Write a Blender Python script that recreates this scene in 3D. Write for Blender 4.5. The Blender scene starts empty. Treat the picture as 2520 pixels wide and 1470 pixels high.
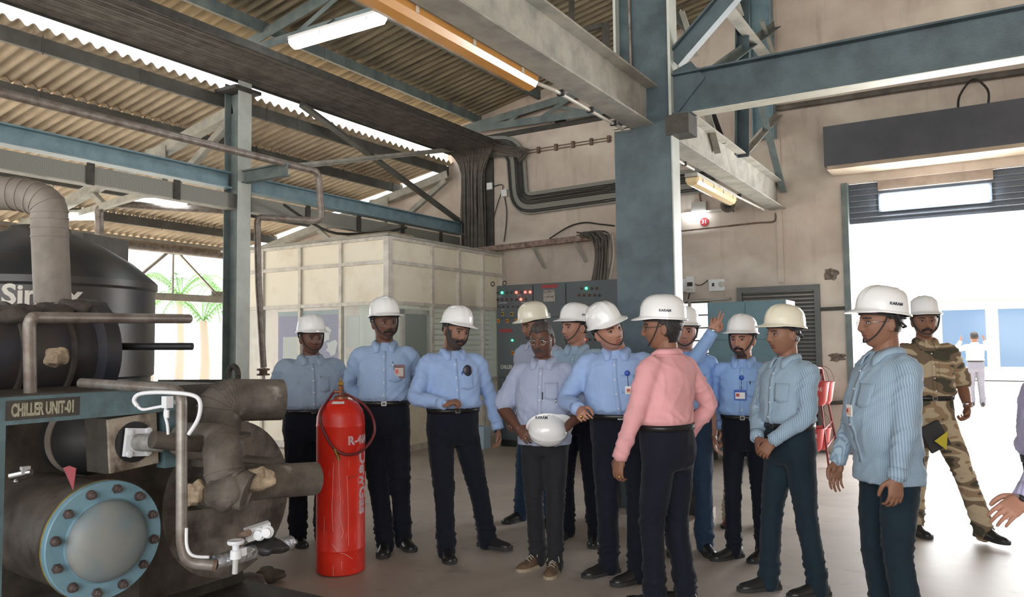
import bpy, bmesh, math, random
from mathutils import Vector, Matrix, noise
from mathutils.bvhtree import BVHTree
PI = math.pi
S = bpy.context.scene
COL = S.collection
V = Vector
def R(d): return math.radians(d)

# ---------------------------------------------------------------- camera
YAW, PITCH, ROLL, FPX, CAMH = 31.4, 3.34, -0.62, 1920.0, 1.52
cam_data = bpy.data.cameras.new('camera'); cam = bpy.data.objects.new('camera', cam_data); COL.objects.link(cam)
cam_data.sensor_width = 36.0; cam_data.sensor_fit = 'HORIZONTAL'; cam_data.lens = 36.0 * FPX / 2520.0
cam_data.clip_start = 0.05; cam_data.clip_end = 400
CM = Matrix.Translation((0, 0, CAMH)) @ Matrix.Rotation(R(YAW), 4, 'Z') @ Matrix.Rotation(R(90 + PITCH), 4, 'X') @ Matrix.Rotation(R(ROLL), 4, 'Z')
cam.matrix_world = CM
S.camera = cam
CO = V((0, 0, CAMH)); CR = CM.to_3x3()
def ray(px, py): return CR @ V(((px - 1260) / FPX, -(py - 735) / FPX, -1.0))
def atX(px, py, X): d = ray(px, py); return CO + d * (X / d.x)
def atY(px, py, Y): d = ray(px, py); return CO + d * (Y / d.y)
def atZ(px, py, Z=0.0): d = ray(px, py); return CO + d * ((Z - CAMH) / d.z)
def D(px, py, t): return CO + ray(px, py) * t
FW = V((-math.sin(R(YAW)), math.cos(R(YAW)), 0)); RT = V((math.cos(R(YAW)), math.sin(R(YAW)), 0))

# ---------------------------------------------------------------- world, sun, daylight, exposure
S.view_settings.view_transform = 'Standard'; S.view_settings.look = 'None'
S.view_settings.gamma = 1.0; S.view_settings.use_curve_mapping = False
S.view_settings.exposure = 0.75
w = bpy.data.worlds.new('world'); S.world = w; w.use_nodes = True
nt = w.node_tree; bg = nt.nodes['Background']
bg.inputs[0].default_value = (0.93, 0.965, 1.0, 1); bg.inputs[1].default_value = 1.5
sd = bpy.data.lights.new('sun', 'SUN'); sun = bpy.data.objects.new('sun', sd); COL.objects.link(sun)
sd.energy = 8.0; sd.angle = R(1.5); sd.color = (1.0, 0.95, 0.86)
sun.rotation_euler = V((-0.09, 0.05, 0.99)).to_track_quat('Z', 'Y').to_euler(); sun.location = (0, -5, 20)
def area(name, loc, look, sx, sy, e, col=(1, 1, 1)):
    l = bpy.data.lights.new(name, 'AREA'); o = bpy.data.objects.new(name, l); COL.objects.link(o)
    l.shape = 'RECTANGLE'; l.size = sx; l.size_y = sy; l.energy = e; l.color = col
    o.location = loc; o.rotation_euler = (V(look) - V(loc)).to_track_quat('-Z', 'Y').to_euler(); return o
area('rear_fill', (2.2, -5.6, 2.6), (-2.5, 5, 1.2), 7.0, 4.0, 190, (1, 0.98, 0.95))  # added fill lamp behind the camera, at the unseen open end of the hall
area('daylight_door', (1.2, 11.9, 1.7), (0.2, 6, 0.6), 5.0, 3.0, 260, (0.95, 0.98, 1.0))

# ---------------------------------------------------------------- materials
MATS = {}
def mat(name, col, rough=0.6, metal=0.0, noise_s=0, noise_a=0.0, col2=None, bump=0.0, bump_s=40, emit=None, estr=0, stretch=(1, 1, 1), alpha=None, spec=None, ramp=(0.35, 0.7), trans=0, coat=0, detail=4):
    if name in MATS: return MATS[name]
    m = bpy.data.materials.new(name); m.use_nodes = True; t = m.node_tree; b = t.nodes['Principled BSDF']
    b.inputs['Base Color'].default_value = (*col, 1); b.inputs['Roughness'].default_value = rough; b.inputs['Metallic'].default_value = metal
    if spec is not None: b.inputs['Specular IOR Level'].default_value = spec
    if coat: b.inputs['Coat Weight'].default_value = coat; b.inputs['Coat Roughness'].default_value = 0.08
    if trans: b.inputs['Transmission Weight'].default_value = trans
    if alpha is not None: b.inputs['Alpha'].default_value = alpha
    if emit: b.inputs['Emission Color'].default_value = (*emit, 1); b.inputs['Emission Strength'].default_value = estr
    if noise_s or bump:
        tc = t.nodes.new('ShaderNodeTexCoord'); mp = t.nodes.new('ShaderNodeMapping'); mp.inputs['Scale'].default_value = stretch
        t.links.new(tc.outputs['Object'], mp.inputs['Vector'])
    if noise_s:
        n = t.nodes.new('ShaderNodeTexNoise'); n.inputs['Scale'].default_value = noise_s; n.inputs['Detail'].default_value = detail; n.inputs['Roughness'].default_value = 0.62
        r = t.nodes.new('ShaderNodeValToRGB'); r.color_ramp.elements[0].position = ramp[0]; r.color_ramp.elements[1].position = ramp[1]
        c2 = col2 if col2 else tuple(c * (1 - noise_a) for c in col)
        r.color_ramp.elements[0].color = (*c2, 1); r.color_ramp.elements[1].color = (*col, 1)
        t.links.new(mp.outputs[0], n.inputs['Vector']); t.links.new(n.outputs['Fac'], r.inputs[0]); t.links.new(r.outputs[0], b.inputs['Base Color'])
    if bump:
        n2 = t.nodes.new('ShaderNodeTexNoise'); n2.inputs['Scale'].default_value = bump_s; n2.inputs['Detail'].default_value = 3
        bp = t.nodes.new('ShaderNodeBump'); bp.inputs['Strength'].default_value = bump; bp.inputs['Distance'].default_value = 0.01
        t.links.new(mp.outputs[0], n2.inputs['Vector']); t.links.new(n2.outputs['Fac'], bp.inputs['Height']); t.links.new(bp.outputs[0], b.inputs['Normal'])
    MATS[name] = m; return m
def addnoise(name, scale, stretch, col, lo, hi, detail=3, fac=1.0):
    """another layer of stains or wear over an existing material"""
    m = MATS[name]; t = m.node_tree; b = t.nodes['Principled BSDF']
    tc = t.nodes.new('ShaderNodeTexCoord'); mp = t.nodes.new('ShaderNodeMapping'); mp.inputs['Scale'].default_value = stretch; mp.inputs['Location'].default_value = (3.1, 1.7, 5.3)
    n = t.nodes.new('ShaderNodeTexNoise'); n.inputs['Scale'].default_value = scale; n.inputs['Detail'].default_value = detail
    mr = t.nodes.new('ShaderNodeMapRange'); mr.inputs['From Min'].default_value = lo; mr.inputs['From Max'].default_value = hi; mr.inputs['To Max'].default_value = fac
    mx = t.nodes.new('ShaderNodeMix'); mx.data_type = 'RGBA'; mx.inputs[7].default_value = (*col, 1)
    old = b.inputs['Base Color'].links
    if old: t.links.new(old[0].from_socket, mx.inputs[6])
    else: mx.inputs[6].default_value = b.inputs['Base Color'].default_value
    t.links.new(tc.outputs['Object'], mp.inputs[0]); t.links.new(mp.outputs[0], n.inputs['Vector']); t.links.new(n.outputs['Fac'], mr.inputs[0]); t.links.new(mr.outputs[0], mx.inputs[0]); t.links.new(mx.outputs[2], b.inputs['Base Color'])
    return m

# ---------------------------------------------------------------- mesh builder
def frame(d, up=V((0, 0, 1))):
    d = d.normalized()
    if abs(d.dot(up)) > 0.98: up = V((0, 1, 0)) if abs(d.y) < 0.9 else V((1, 0, 0))
    u = d.cross(up).normalized(); v = u.cross(d).normalized(); return u, v
def smooth_path(pts, k=4):
    P = [V(p) for p in pts]
    if len(P) < 3 or k < 2: return P
    out = []
    for i in range(len(P) - 1):
        p0 = P[max(i - 1, 0)]; p1 = P[i]; p2 = P[i + 1]; p3 = P[min(i + 2, len(P) - 1)]
        for j in range(k):
            t = j / k
            out.append(0.5 * ((2 * p1) + (p2 - p0) * t + (2 * p0 - 5 * p1 + 4 * p2 - p3) * t * t + (3 * p1 - p0 - 3 * p2 + p3) * t ** 3))
    out.append(P[-1]); return out
def bend_path(pts, r=0.1, k=6):
    """straight runs joined by rounded bends"""
    P = [V(p) for p in pts]; out = [P[0]]
    for i in range(1, len(P) - 1):
        a = (P[i - 1] - P[i]); b = (P[i + 1] - P[i]); rr = min(r, a.length * .49, b.length * .49)
        a = P[i] + a.normalized() * rr; b = P[i] + b.normalized() * rr
        for j in range(k + 1):
            t = j / k; out.append(a * (1 - t) ** 2 + P[i] * 2 * t * (1 - t) + b * t * t)
    out.append(P[-1]); return out
class MB:
    def __init__(s): s.v = []; s.f = []; s.m = []
    def add(s, vs, fs, mi=0):
        o = len(s.v); s.v += [V(x) for x in vs]; s.f += [tuple(i + o for i in f) for f in fs]; s.m += [mi] * len(fs); return s
    def box(s, c, d, rot=None, mi=0):
        c = V(c); x, y, z = d[0] / 2, d[1] / 2, d[2] / 2
        vs = [V((a * x, b * y, e * z)) for a in (-1, 1) for b in (-1, 1) for e in (-1, 1)]
        if rot is not None: vs = [rot @ q for q in vs]
        return s.add([c + q for q in vs], [(0, 1, 3, 2), (4, 6, 7, 5), (0, 4, 5, 1), (2, 3, 7, 6), (0, 2, 6, 4), (1, 5, 7, 3)], mi)
    def span(s, a, b, mi=0):
        a = V(a); b = V(b); return s.box((a + b) / 2, [abs(q) for q in (b - a)], mi=mi)
    def bar(s, p, q, w, h, up=V((0, 0, 1)), mi=0):
        p = V(p); q = V(q); d = q - p; u, v = frame(d, V(up)); L = d.length; d.normalize()
        M = Matrix((u, d, v)).transposed(); return s.box((p + q) / 2, (w, L, h), M, mi)
    def angle(s, p, q, w, th=0.008, up=V((0, 0, 1)), flip=1):
        p = V(p); q = V(q); u, v = frame(q - p, V(up)); s.bar(p, q, w, th, up); o = v * (w / 2) + u * (flip * w / 2); return s.bar(p + o, q + o, th, w, up)
    def ibeam(s, p, q, w, h, tf=0.016, tw=0.012, up=V((0, 0, 1))):
        p = V(p); q = V(q); u, v = frame(q - p, V(up))
        s.bar(p + v * (h / 2 - tf / 2), q + v * (h / 2 - tf / 2), w, tf, up); s.bar(p - v * (h / 2 - tf / 2), q - v * (h / 2 - tf / 2), w, tf, up)
        return s.bar(p, q, tw, h - 2 * tf, up)
    def rings(s, rs, cap=True, mi=0, close=True):
        n = len(rs[0]); vs = [p for r in rs for p in r]; fs = []
        for i in range(len(rs) - 1):
            for j in range(n if close else n - 1):
                a = i * n + j; b = i * n + (j + 1) % n; fs.append((a, b, b + n, a + n))
        if cap: fs.append(tuple(range(n - 1, -1, -1))); fs.append(tuple((len(rs) - 1) * n + j for j in range(n)))
        return s.add(vs, fs, mi)
    def tube(s, pts, r, n=12, cap=True, mi=0):
        P = [V(p) for p in pts]; rs = []; u = None
        for i, p in enumerate(P):
            d = (P[min(i + 1, len(P) - 1)] - P[max(i - 1, 0)])
            if d.length < 1e-9: d = V((0, 0, 1))
            d.normalize()
            if u is None: u, v = frame(d)
            else:
                u = (u - d * u.dot(d)).normalized(); v = u.cross(d).normalized()
            rr = r[i] if isinstance(r, list) else r
            a, b = (rr if isinstance(rr, tuple) else (rr, rr))
            rs.append([p + u * a * math.cos(2 * PI * k / n) + v * b * math.sin(2 * PI * k / n) for k in range(n)])
        return s.rings(rs, cap, mi)
    def cyl(s, a, b, r, r2=None, n=24, mi=0): return s.tube([a, b], [r, r if r2 is None else r2], n, True, mi)
    def lathe(s, c, ax, prof, n=32, mi=0):
        """prof: (radius, distance along axis)"""
        c = V(c); ax = V(ax).normalized(); u, v = frame(ax)
        return s.rings([[c + ax * h + (u * math.cos(2 * PI * k / n) + v * math.sin(2 * PI * k / n)) * max(r, 1e-4) for k in range(n)] for r, h in prof], True, mi)
    def ball(s, c, r, n=16, m=10, mi=0, M=None):
        c = V(c); r = r if isinstance(r, (tuple, list)) else (r, r, r); rs = []
        for i in range(m + 1):
            ph = PI * (i / m) * 0.98 + 0.01 * PI
            ring = [V((r[0] * math.sin(ph) * math.cos(2 * PI * k / n), r[1] * math.sin(ph) * math.sin(2 * PI * k / n), r[2] * math.cos(ph))) for k in range(n)]
            rs.append([c + (M @ q if M is not None else q) for q in ring])
        return s.rings(rs[::-1], True, mi)
    def limb(s, pts, rad, n=14, k=4, mi=0):
        """rounded tapering tube through the points"""
        P = smooth_path(pts, k); RR = []; m = len(pts) - 1
        for i in range(len(P)):
            t = i / (len(P) - 1) * m; a = min(int(t), m - 1); f = t - a
            f = f * f * (3 - 2 * f)
            def g(x): return x if isinstance(x, tuple) else (x, x)
            A = g(rad[a]); B = g(rad[a + 1]); RR.append((A[0] * (1 - f) + B[0] * f, A[1] * (1 - f) + B[1] * f))
        d0 = (P[0] - P[1]).normalized(); d1 = (P[-1] - P[-2]).normalized()
        r0 = min(RR[0]); r1 = min(RR[-1])
        P = [P[0] + d0 * r0 * .95, P[0] + d0 * r0 * .6] + P + [P[-1] + d1 * r1 * .6, P[-1] + d1 * r1 * .95]
        RR = [tuple(q * .25 for q in RR[0]), tuple(q * .8 for q in RR[0])] + RR + [tuple(q * .8 for q in RR[-1]), tuple(q * .25 for q in RR[-1])]
        return s.tube(P, RR, n, True, mi)
    def xf(s, M):
        s.v = [M @ q for q in s.v]; return s
    def mesh(s, name='m'):
        me = bpy.data.meshes.new(name); me.from_pydata([tuple(q) for q in s.v], [], s.f); me.update()
        bm = bmesh.new(); bm.from_mesh(me); bmesh.ops.recalc_face_normals(bm, faces=bm.faces); bm.to_mesh(me); bm.free()
        if any(s.m): me.polygons.foreach_set('material_index', s.m)
        return me
def wmat(o):
    m = Matrix.LocRotScale(o.location, o.rotation_euler, o.scale)
    return wmat(o.parent) @ m if o.parent else m
def obj(name, mb, m, parent=None, smooth=False, local=False, me=None, angle=0):
    if parent is not None and not local: mb.xf(wmat(parent).inverted())
    me = me or mb.mesh(name); me.name = name
    for x in (m if isinstance(m, (list, tuple)) else [m]): me.materials.append(x)
    if smooth:
        me.polygons.foreach_set('use_smooth', [True] * len(me.polygons))
        if smooth == 'auto': me.set_sharp_from_angle(angle=R(angle or 35))
    o = bpy.data.objects.new(name, me); COL.objects.link(o)
    if parent is not None: o.parent = parent
    return o
def tag(o, label, cat, group=None, kind=None):
    if label: o['label'] = label
    if cat: o['category'] = cat
    if group: o['group'] = group
    if kind: o['kind'] = kind
    return o
def thing(name, label, cat, loc=(0, 0, 0), rz=0, group=None):
    o = bpy.data.objects.new(name, None); COL.objects.link(o); o.empty_display_size = 0.1
    o.location = loc; o.rotation_euler = (0, 0, rz); return tag(o, label, cat, group)
def struct(name, mb, m, **k):
    o = obj(name, mb, m, **k); o['kind'] = 'structure'; return o
def copy_tree(o, parent=None):
    c = o.copy(); COL.objects.link(c)
    if parent: c.parent = parent
    for ch in list(o.children): copy_tree(ch, c)
    return c
def text_mb(txt, size, ext=0.002, mi=0, align='CENTER', bold=0.0, sx=1.0):
    """lettering as a mesh in the XY plane"""
    cu = bpy.data.curves.new('t', 'FONT'); cu.body = txt; cu.size = size; cu.extrude = ext; cu.align_x = align; cu.align_y = 'CENTER'; cu.offset = bold; cu.resolution_u = 3
    o = bpy.data.objects.new('t', cu); COL.objects.link(o); dg = bpy.context.evaluated_depsgraph_get()
    me = bpy.data.meshes.new_from_object(o.evaluated_get(dg)); mb = MB()
    mb.add([V((v.co.x * sx, v.co.y, v.co.z)) for v in me.vertices], [tuple(p.vertices) for p in me.polygons], mi)
    bpy.data.objects.remove(o); bpy.data.curves.remove(cu); bpy.data.meshes.remove(me); return mb
def basis(o, x, y, z):
    M = Matrix((V(x).normalized(), V(y).normalized(), V(z).normalized())).transposed().to_4x4(); M.translation = V(o); return M
# ================================================================ MATERIAL LIST
blue = mat('blue_steel', (0.085, 0.125, 0.145), 0.5, noise_s=3, col2=(0.04, 0.058, 0.068), bump=0.15, bump_s=60, ramp=(0.3, 0.62))
blue_dirty = mat('blue_steel_dusty', (0.20, 0.24, 0.235), 0.6, noise_s=4, col2=(0.10, 0.135, 0.145), ramp=(0.3, 0.65))
lblue = mat('light_blue_steel', (0.22, 0.33, 0.385), 0.45, noise_s=5, col2=(0.14, 0.23, 0.27), ramp=(0.25, 0.6))
dust = mat('dusty_cream_steel', (0.44, 0.425, 0.375), 0.6, noise_s=5, col2=(0.27, 0.27, 0.245), ramp=(0.3, 0.6))
dark = mat('dark_dirty_steel', (0.075, 0.068, 0.058), 0.65, noise_s=9, noise_a=0.5)
black = mat('black', (0.02, 0.02, 0.022), 0.5)
purl = mat('purlin_paint', (0.15, 0.15, 0.135), 0.6, noise_s=3, noise_a=0.4)
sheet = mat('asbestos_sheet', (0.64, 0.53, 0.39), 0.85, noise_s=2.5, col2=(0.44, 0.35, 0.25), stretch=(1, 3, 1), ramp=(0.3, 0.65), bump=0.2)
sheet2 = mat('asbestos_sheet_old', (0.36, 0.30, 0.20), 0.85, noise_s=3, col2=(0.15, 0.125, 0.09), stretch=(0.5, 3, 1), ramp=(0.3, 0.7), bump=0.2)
wallm = mat('plaster', (0.70, 0.61, 0.53), 0.85, noise_s=0.9, col2=(0.45, 0.37, 0.315), ramp=(0.3, 0.68), bump=0.25, bump_s=8, detail=8)
addnoise('plaster', 2.2, (3.2, 1, 0.45), (0.26, 0.19, 0.15), 0.56, 0.82, 6, 0.5)
addnoise('plaster', 0.8, (1, 1, 1.4), (0.80, 0.74, 0.64), 0.50, 0.68, 8, 0.8)
addnoise('plaster', 0.55, (1.3, 1, 1), (0.30, 0.24, 0.20), 0.58, 0.72, 8, 0.45)
floorm = mat('concrete_floor', (0.50, 0.44, 0.385), 0.5, noise_s=1.1, col2=(0.36, 0.31, 0.27), ramp=(0.3, 0.7), bump=0.12, bump_s=14, detail=8)
addnoise('concrete_floor', 5, (1, 1, 1), (0.20, 0.17, 0.15), 0.60, 0.78, 6, 0.6)
ground = mat('outdoor_concrete', (0.72, 0.67, 0.60), 0.9, noise_s=1, noise_a=0.12)
cream = mat('cream_laminate', (0.90, 0.84, 0.70), 0.5, noise_s=2.5, col2=(0.78, 0.70, 0.55), ramp=(0.25, 0.5))
alu = mat('aluminium_frame', (0.76, 0.72, 0.65), 0.5, 0.05, noise_s=8, noise_a=0.3)
glass = mat('glass', (0.75, 0.85, 0.83), 0.03, alpha=0.22, spec=0.8)
white = mat('white_plastic', (0.80, 0.80, 0.80), 0.35)
rust = mat('rusty_steel', (0.24, 0.17, 0.13), 0.75, noise_s=12, col2=(0.10, 0.06, 0.045))
greypipe = mat('grey_pipe', (0.33, 0.30, 0.27), 0.45, noise_s=10, col2=(0.17, 0.13, 0.11), metal=0.2)
cable = mat('cable_black', (0.045, 0.042, 0.04), 0.55, noise_s=6, noise_a=0.4)
cabled = mat('cable_dusty', (0.17, 0.15, 0.13), 0.75, noise_s=5, noise_a=0.5)
panelm = mat('grey_panel_paint', (0.085, 0.105, 0.115), 0.42, noise_s=2, noise_a=0.2)
red = mat('red_paint', (0.50, 0.03, 0.02), 0.4)
tube_gap_on = mat('tube_gap_glow', (1, 1, 1), 0.4, emit=(0.86, 0.94, 1.0), estr=14)
amber = mat('amber_acrylic', (0.72, 0.36, 0.10), 0.22, noise_s=3, col2=(0.55, 0.25, 0.06), stretch=(1, .3, 1), coat=0.6)

XM, YM = -2.5, 6.4          # main column, crane beam line and bay line
YW = 11.4                   # inner face of the back wall
XL = -8.0                   # left column row
# ---------------------------------------------------------------- floor and ground
m = MB(); m.span((-8.6, -7, -0.2), (8, YW, 0)); struct('floor', m, floorm)
m = MB(); m.span((-60, -60, -0.25), (60, 70, -0.03)); m.span((-2.6, YW, -0.03), (8, 16, -0.012)); g_ = struct('ground', m, ground); g_['label'] = 'pale concrete yard outside the hall'
# ---------------------------------------------------------------- back wall with door, window and openings
def wall_grid(x0, x1, z0, z1, holes, y, th):
    mb = MB(); xs = sorted({x0, x1, *[h[0] for h in holes], *[h[1] for h in holes]}); zs = sorted({z0, z1, *[h[2] for h in holes], *[h[3] for h in holes]})
    for a, b in zip(xs, xs[1:]):
        for c, d in zip(zs, zs[1:]):
            cx, cz = (a + b) / 2, (c + d) / 2
            if any(h[0] < cx < h[1] and h[2] < cz < h[3] for h in holes): continue
            mb.span((a, y, c), (b, y + th, d))
    return mb
DX0 = -1.60
def zl0(x): return 4.74 - 0.205 * (-x - 8.0)
holes = [(DX0, 5.2, -0.2, 3.66), (-4.14, -3.5, 1.17, 2.11), (-8.28, -7.6, 1.2, 2.1)]
m = wall_grid(-8.3, 8, -0.2, 7.6, holes, YW, 0.24); struct('wall_back', m, wallm)
m = MB(); pr_ = [(-14.0, 0), (-8.3, 0), (-8.3, zl0(-8.3)), (-14.0, zl0(-14.0))]; m.rings([[V((x, YW, z)) for x, z in pr_], [V((x, YW + .24, z)) for x, z in pr_]]); struct('wall_left', m, wallm)
m = MB(); m.span((8, -7, -0.2), (8.25, YW + .24, 7.6)); struct('wall_right', m, wallm)
# window behind the cabinets
m = MB()
for x in (-4.14, -3.83, -3.5): m.span((x - .02, YW - .02, 1.15), (x + .02, YW + .04, 2.13))
for z in (1.17, 1.35, 1.54, 1.73, 1.92, 2.11): m.span((-4.14, YW, z - .012), (-3.5, YW + .03, z + .012))
struct('window_1', m, dust)
m = MB(); m.span((-4.35, YW - .10, 2.13), (-3.2, YW, 2.16)); struct('trim_1', m, dust)
# rolled shutter over the big doorway
m = MB(); z = 3.10
while z < 3.62:
    m.box((1.8, YW + .10, z + .04), (6.8, .018, .062)); m.box((1.8, YW + .088, z + .075), (6.8, .03, .014)); z += .078
shut = mat('shutter_slats', (0.10, 0.12, 0.15), 0.5, noise_s=3, noise_a=0.3)
sh = struct('door_1', m, shut); sh['label'] = 'raised dark blue grey roller shutter'
m = MB(); m.span((DX0 - .05, YW - .06, 0), (DX0 + .03, YW + .2, 3.66)); struct('trim_2', m, blue_dirty)
# louvred grey door on the wall behind the blue cabinet
m = MB(); m.span((-3.1, YW - .07, 0), (-3.03, YW, 2.3)); m.span((-2.04, YW - .07, 0), (-1.97, YW, 2.3)); m.span((-3.03, YW - .068, 2.22), (-2.04, YW, 2.298))
z = .1
while z < 2.2: m.box((-2.53, YW - .035, z), (.98, .05, .012), Matrix.Rotation(R(38), 3, 'X')); z += .055
d2 = struct('door_2', m, mat('louvre_door', (0.16, 0.17, 0.165), .5, noise_s=3, noise_a=.3))
# pilaster edge and ledge line on the back wall
m = MB(); m.span((-2.52, YW - .03, 2.35), (-2.44, YW, 6.5)); struct('trim_3', m, wallm)
# concrete hood above the doorway
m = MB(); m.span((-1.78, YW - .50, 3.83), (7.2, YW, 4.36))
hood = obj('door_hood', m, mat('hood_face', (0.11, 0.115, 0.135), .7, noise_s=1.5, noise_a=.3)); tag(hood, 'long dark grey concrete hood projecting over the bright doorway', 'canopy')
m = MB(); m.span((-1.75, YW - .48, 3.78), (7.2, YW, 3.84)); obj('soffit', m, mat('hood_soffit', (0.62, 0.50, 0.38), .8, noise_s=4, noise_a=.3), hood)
# transom frame with a glowing panel added for the bright gap below the hood
m = MB(); m.span((-1.2, YW + .02, 3.53), (.12, YW + .09, 3.78)); t_ = struct('trim_5', m, mat('tan_board', (.42, .33, .27), .8, noise_s=6, noise_a=.3))
m = MB(); m.box((-.55, YW + .02, 3.36), (1.24, .05, .2)); slot = obj('daylight_gap', m, tube_gap_on); tag(slot, 'broad glowing panel added for the bright gap under the doorway hood', 'light')
m = MB(); m.box((-.55, YW + .055, 3.36), (1.30, .02, .25)); obj('gap_surround', m, shut, slot)
# stained patches of broken plaster beside the door
def patch(cx, cz, w, h, seed, name='wall_scar'):
    random.seed(seed); mb = MB(); n = 16; ring = []
    for k in range(n):
        a = 2 * PI * k / n; r = random.uniform(.6, 1.1); ring.append(V((cx + w / 2 * r * math.cos(a), YW - .004, cz + h / 2 * r * math.sin(a))))
    mb.v = [V((cx, YW - .02, cz))] + ring; mb.f = [(0, i + 1, (i + 1) % n + 1) for i in range(n)]; mb.m = [0] * n
    mb.add([q + V((0, .006, 0)) for q in ring], [tuple(range(n))]); return mb
scar = mat('broken_plaster', (.32, .26, .21), .95, noise_s=25, noise_a=.7, bump=.6)
for i, (px, py, w_, h_, txt) in enumerate([(2045, 675, .22, .2, 'upper chipped patch of plaster left of the doorway'), (2060, 880, .26, .14, 'lower chipped patch of plaster left of the doorway'), (1378, 300, .22, .2, 'dark sooty hole high in the wall under the roof')]):
    p = atY(px, py, YW); o = obj('wall_scar', patch(p.x, p.z, w_, h_, i), scar if i < 2 else black); tag(o, txt, 'wall damage')

# ---------------------------------------------------------------- roofs
def corrugated(x0, z0, x1, z1, y0, y1, pitch=0.146, amp=0.027, th=0.008, xs=2):
    mb = MB(); n = int((y1 - y0) / pitch * 8); rows = []
    for layer in (0, 1):
        for i in range(xs + 1):
            t = i / xs; x = x0 + (x1 - x0) * t; z = z0 + (z1 - z0) * t
            for j in range(n + 1):
                y = y0 + (y1 - y0) * j / n; rows.append(V((x, y, z + amp * math.sin(2 * PI * (y - y0) / pitch) + layer * th)))
    W = n + 1; L = (xs + 1) * W; fs = []
    for l in (0, 1):
        for i in range(xs):
            for j in range(n): a = l * L + i * W + j; fs.append((a, a + 1, a + W + 1, a + W))
    for j in range(n): fs.append((j, j + 1, L + j + 1, L + j)); a = xs * W + j; fs.append((a, a + 1, a + L + 1, a + L))
    mb.add(rows, fs); return mb
# main hall roof: rises to the right
def zr(x): return 5.52 + 0.205 * (x + 7.9)
mb = MB()
for k in range(6):
    xa = -8.25 + k * 1.9; xb = xa + 2.02; q = corrugated(xa, zr(xa) + .012, xb, zr(xb), -7, YW + .1, xs=1); mb.add(q.v, q.f)
q = corrugated(3.0, zr(3), 8.3, zr(3) - 1.0, -7, YW + .1, xs=1); mb.add(q.v, q.f)
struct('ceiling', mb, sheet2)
# lean-to roof on the left, falling outward in lapped rows
def zl(x): return 4.84 - 0.205 * (-x - 8.0)
PX = [-8.28, -9.35, -10.45, -11.6, -12.75, -13.8]
edges = [-8.18, -9.5, -10.6, -11.75, -12.9, -14.3]
mb = MB()
for k in range(5):
    xa, xb = edges[k], edges[k + 1]; lift = .03
    q = corrugated(xa + (.16 if k else 0), zl(xa + (.16 if k else 0)) - (.014 if k else 0), xb, zl(xb) + lift, -6, YW, xs=1); mb.add(q.v, q.f)
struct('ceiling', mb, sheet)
def purlin(x, z, y0, y1, m_, label, grp, h=.12):
    b = MB(); b.box((x, (y0 + y1) / 2, z - h / 2), (.008, y1 - y0, h)); b.box((x - .025, (y0 + y1) / 2, z - .004), (.05, y1 - y0, .008)); b.box((x - .025, (y0 + y1) / 2, z - h), (.05, y1 - y0, .008))
    random.seed(int(abs(x) * 10)); y = y0 + .5
    while y < y1: b.bar((x + .008, y, z - h - .03), (x + .008, y, z + .02), .01, .01); y += random.choice((.55, 1.1, 1.3))
    o = obj('purlin', b, m_); tag(o, label, 'beam', grp)
ordl = ['topmost, beside the cable tray', 'second from the top', 'third from the top', 'fourth from the top', 'fifth, just above the eave', 'lowest, at the eave']
for k, x in enumerate(PX): purlin(x, zl(x) - .028, -6, YW, purl, 'grey purlin under the left lean-to roof, ' + ordl[k], 'lean-to roof purlins', .15)
for k, x in enumerate((-7.55, -6.35, -5.0, -3.7, -2.3, -0.9, .5, 1.9)):
    purlin(x, zr(x) - .028, -7, YW, blue_dirty, 'dusty blue purlin under the main roof, ' + ('nearest the cable tray eave', 'second from the eave, past the glowing tube', 'third from the eave', 'fourth, just short of the crane beam', 'first right of the crane beam line', 'second right of the crane beam line', 'over the doorway side', 'furthest right')[k], 'main roof purlins', .14)
# ---------------------------------------------------------------- columns
def beam_thing(name, mb, m_, label, cat='beam', group=None):
    o = obj(name, mb, m_); tag(o, label, cat, group); return o
t = thing('steel_column', 'thick blue steel column standing in the middle of the hall', 'column', (XM, YM, 0))
b = MB()
for s in (-1, 1): b.span((XM + s * .25 - .012, YM - .09, 0), (XM + s * .25 + .012, YM + .09, 6.6))
obj('flange', b, mat('lit_flange', (.58, .62, .58), .45, noise_s=4, noise_a=.2), t)  # flanges far paler than the web: the light on them is in the colour
b = MB(); b.span((XM - .24, YM - .008, 0), (XM + .24, YM + .008, 6.6)); obj('web', b, blue, t)
b = MB(); b.span((XM - .262, YM - .105, .02), (XM + .25, YM - .088, 3.42)); obj('cover_plate', b, blue, t)
b = MB(); b.span((XM - .42, YM - .35, 0), (XM + .42, YM + .35, .10)); obj('plinth', b, floorm, t)
b = MB()
for s in (-1, 1):
    b.add([V((XM + s * .26, YM - .1, .1)), V((XM + s * .52, YM - .1, .1)), V((XM + s * .26, YM - .1, .62)), V((XM + s * .26, YM - .08, .1)), V((XM + s * .52, YM - .08, .1)), V((XM + s * .26, YM - .08, .62))], [(0, 1, 2), (5, 4, 3), (0, 3, 4, 1), (1, 4, 5, 2), (2, 5, 3, 0)])
obj('gusset', b, dark, t)
b = MB(); b.tube(smooth_path([(XM - .12, YM - .03, 6.5), (XM - .11, YM - .03, 5.6), (XM - .13, YM - .03, 4.8), (XM - .12, YM - .03, 3.7)], 5), .012, 8); obj('conduit', b, greypipe, t)
b = MB(); b.span((XM + .22, YM - .12, 3.28), (XM + .42, YM + .10, 3.45)); obj('bracket', b, dark, t)
t = thing('steel_column', 'slim blue steel column at the left under the cable tray', 'column', (XL, 6.5, 0))
b = MB(); b.ibeam((XL, 6.5, 0), (XL, 6.5, 4.85), .2, .26, .012, .01, up=(1, 0, 0)); obj('shaft', b, blue_dirty, t)
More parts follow.
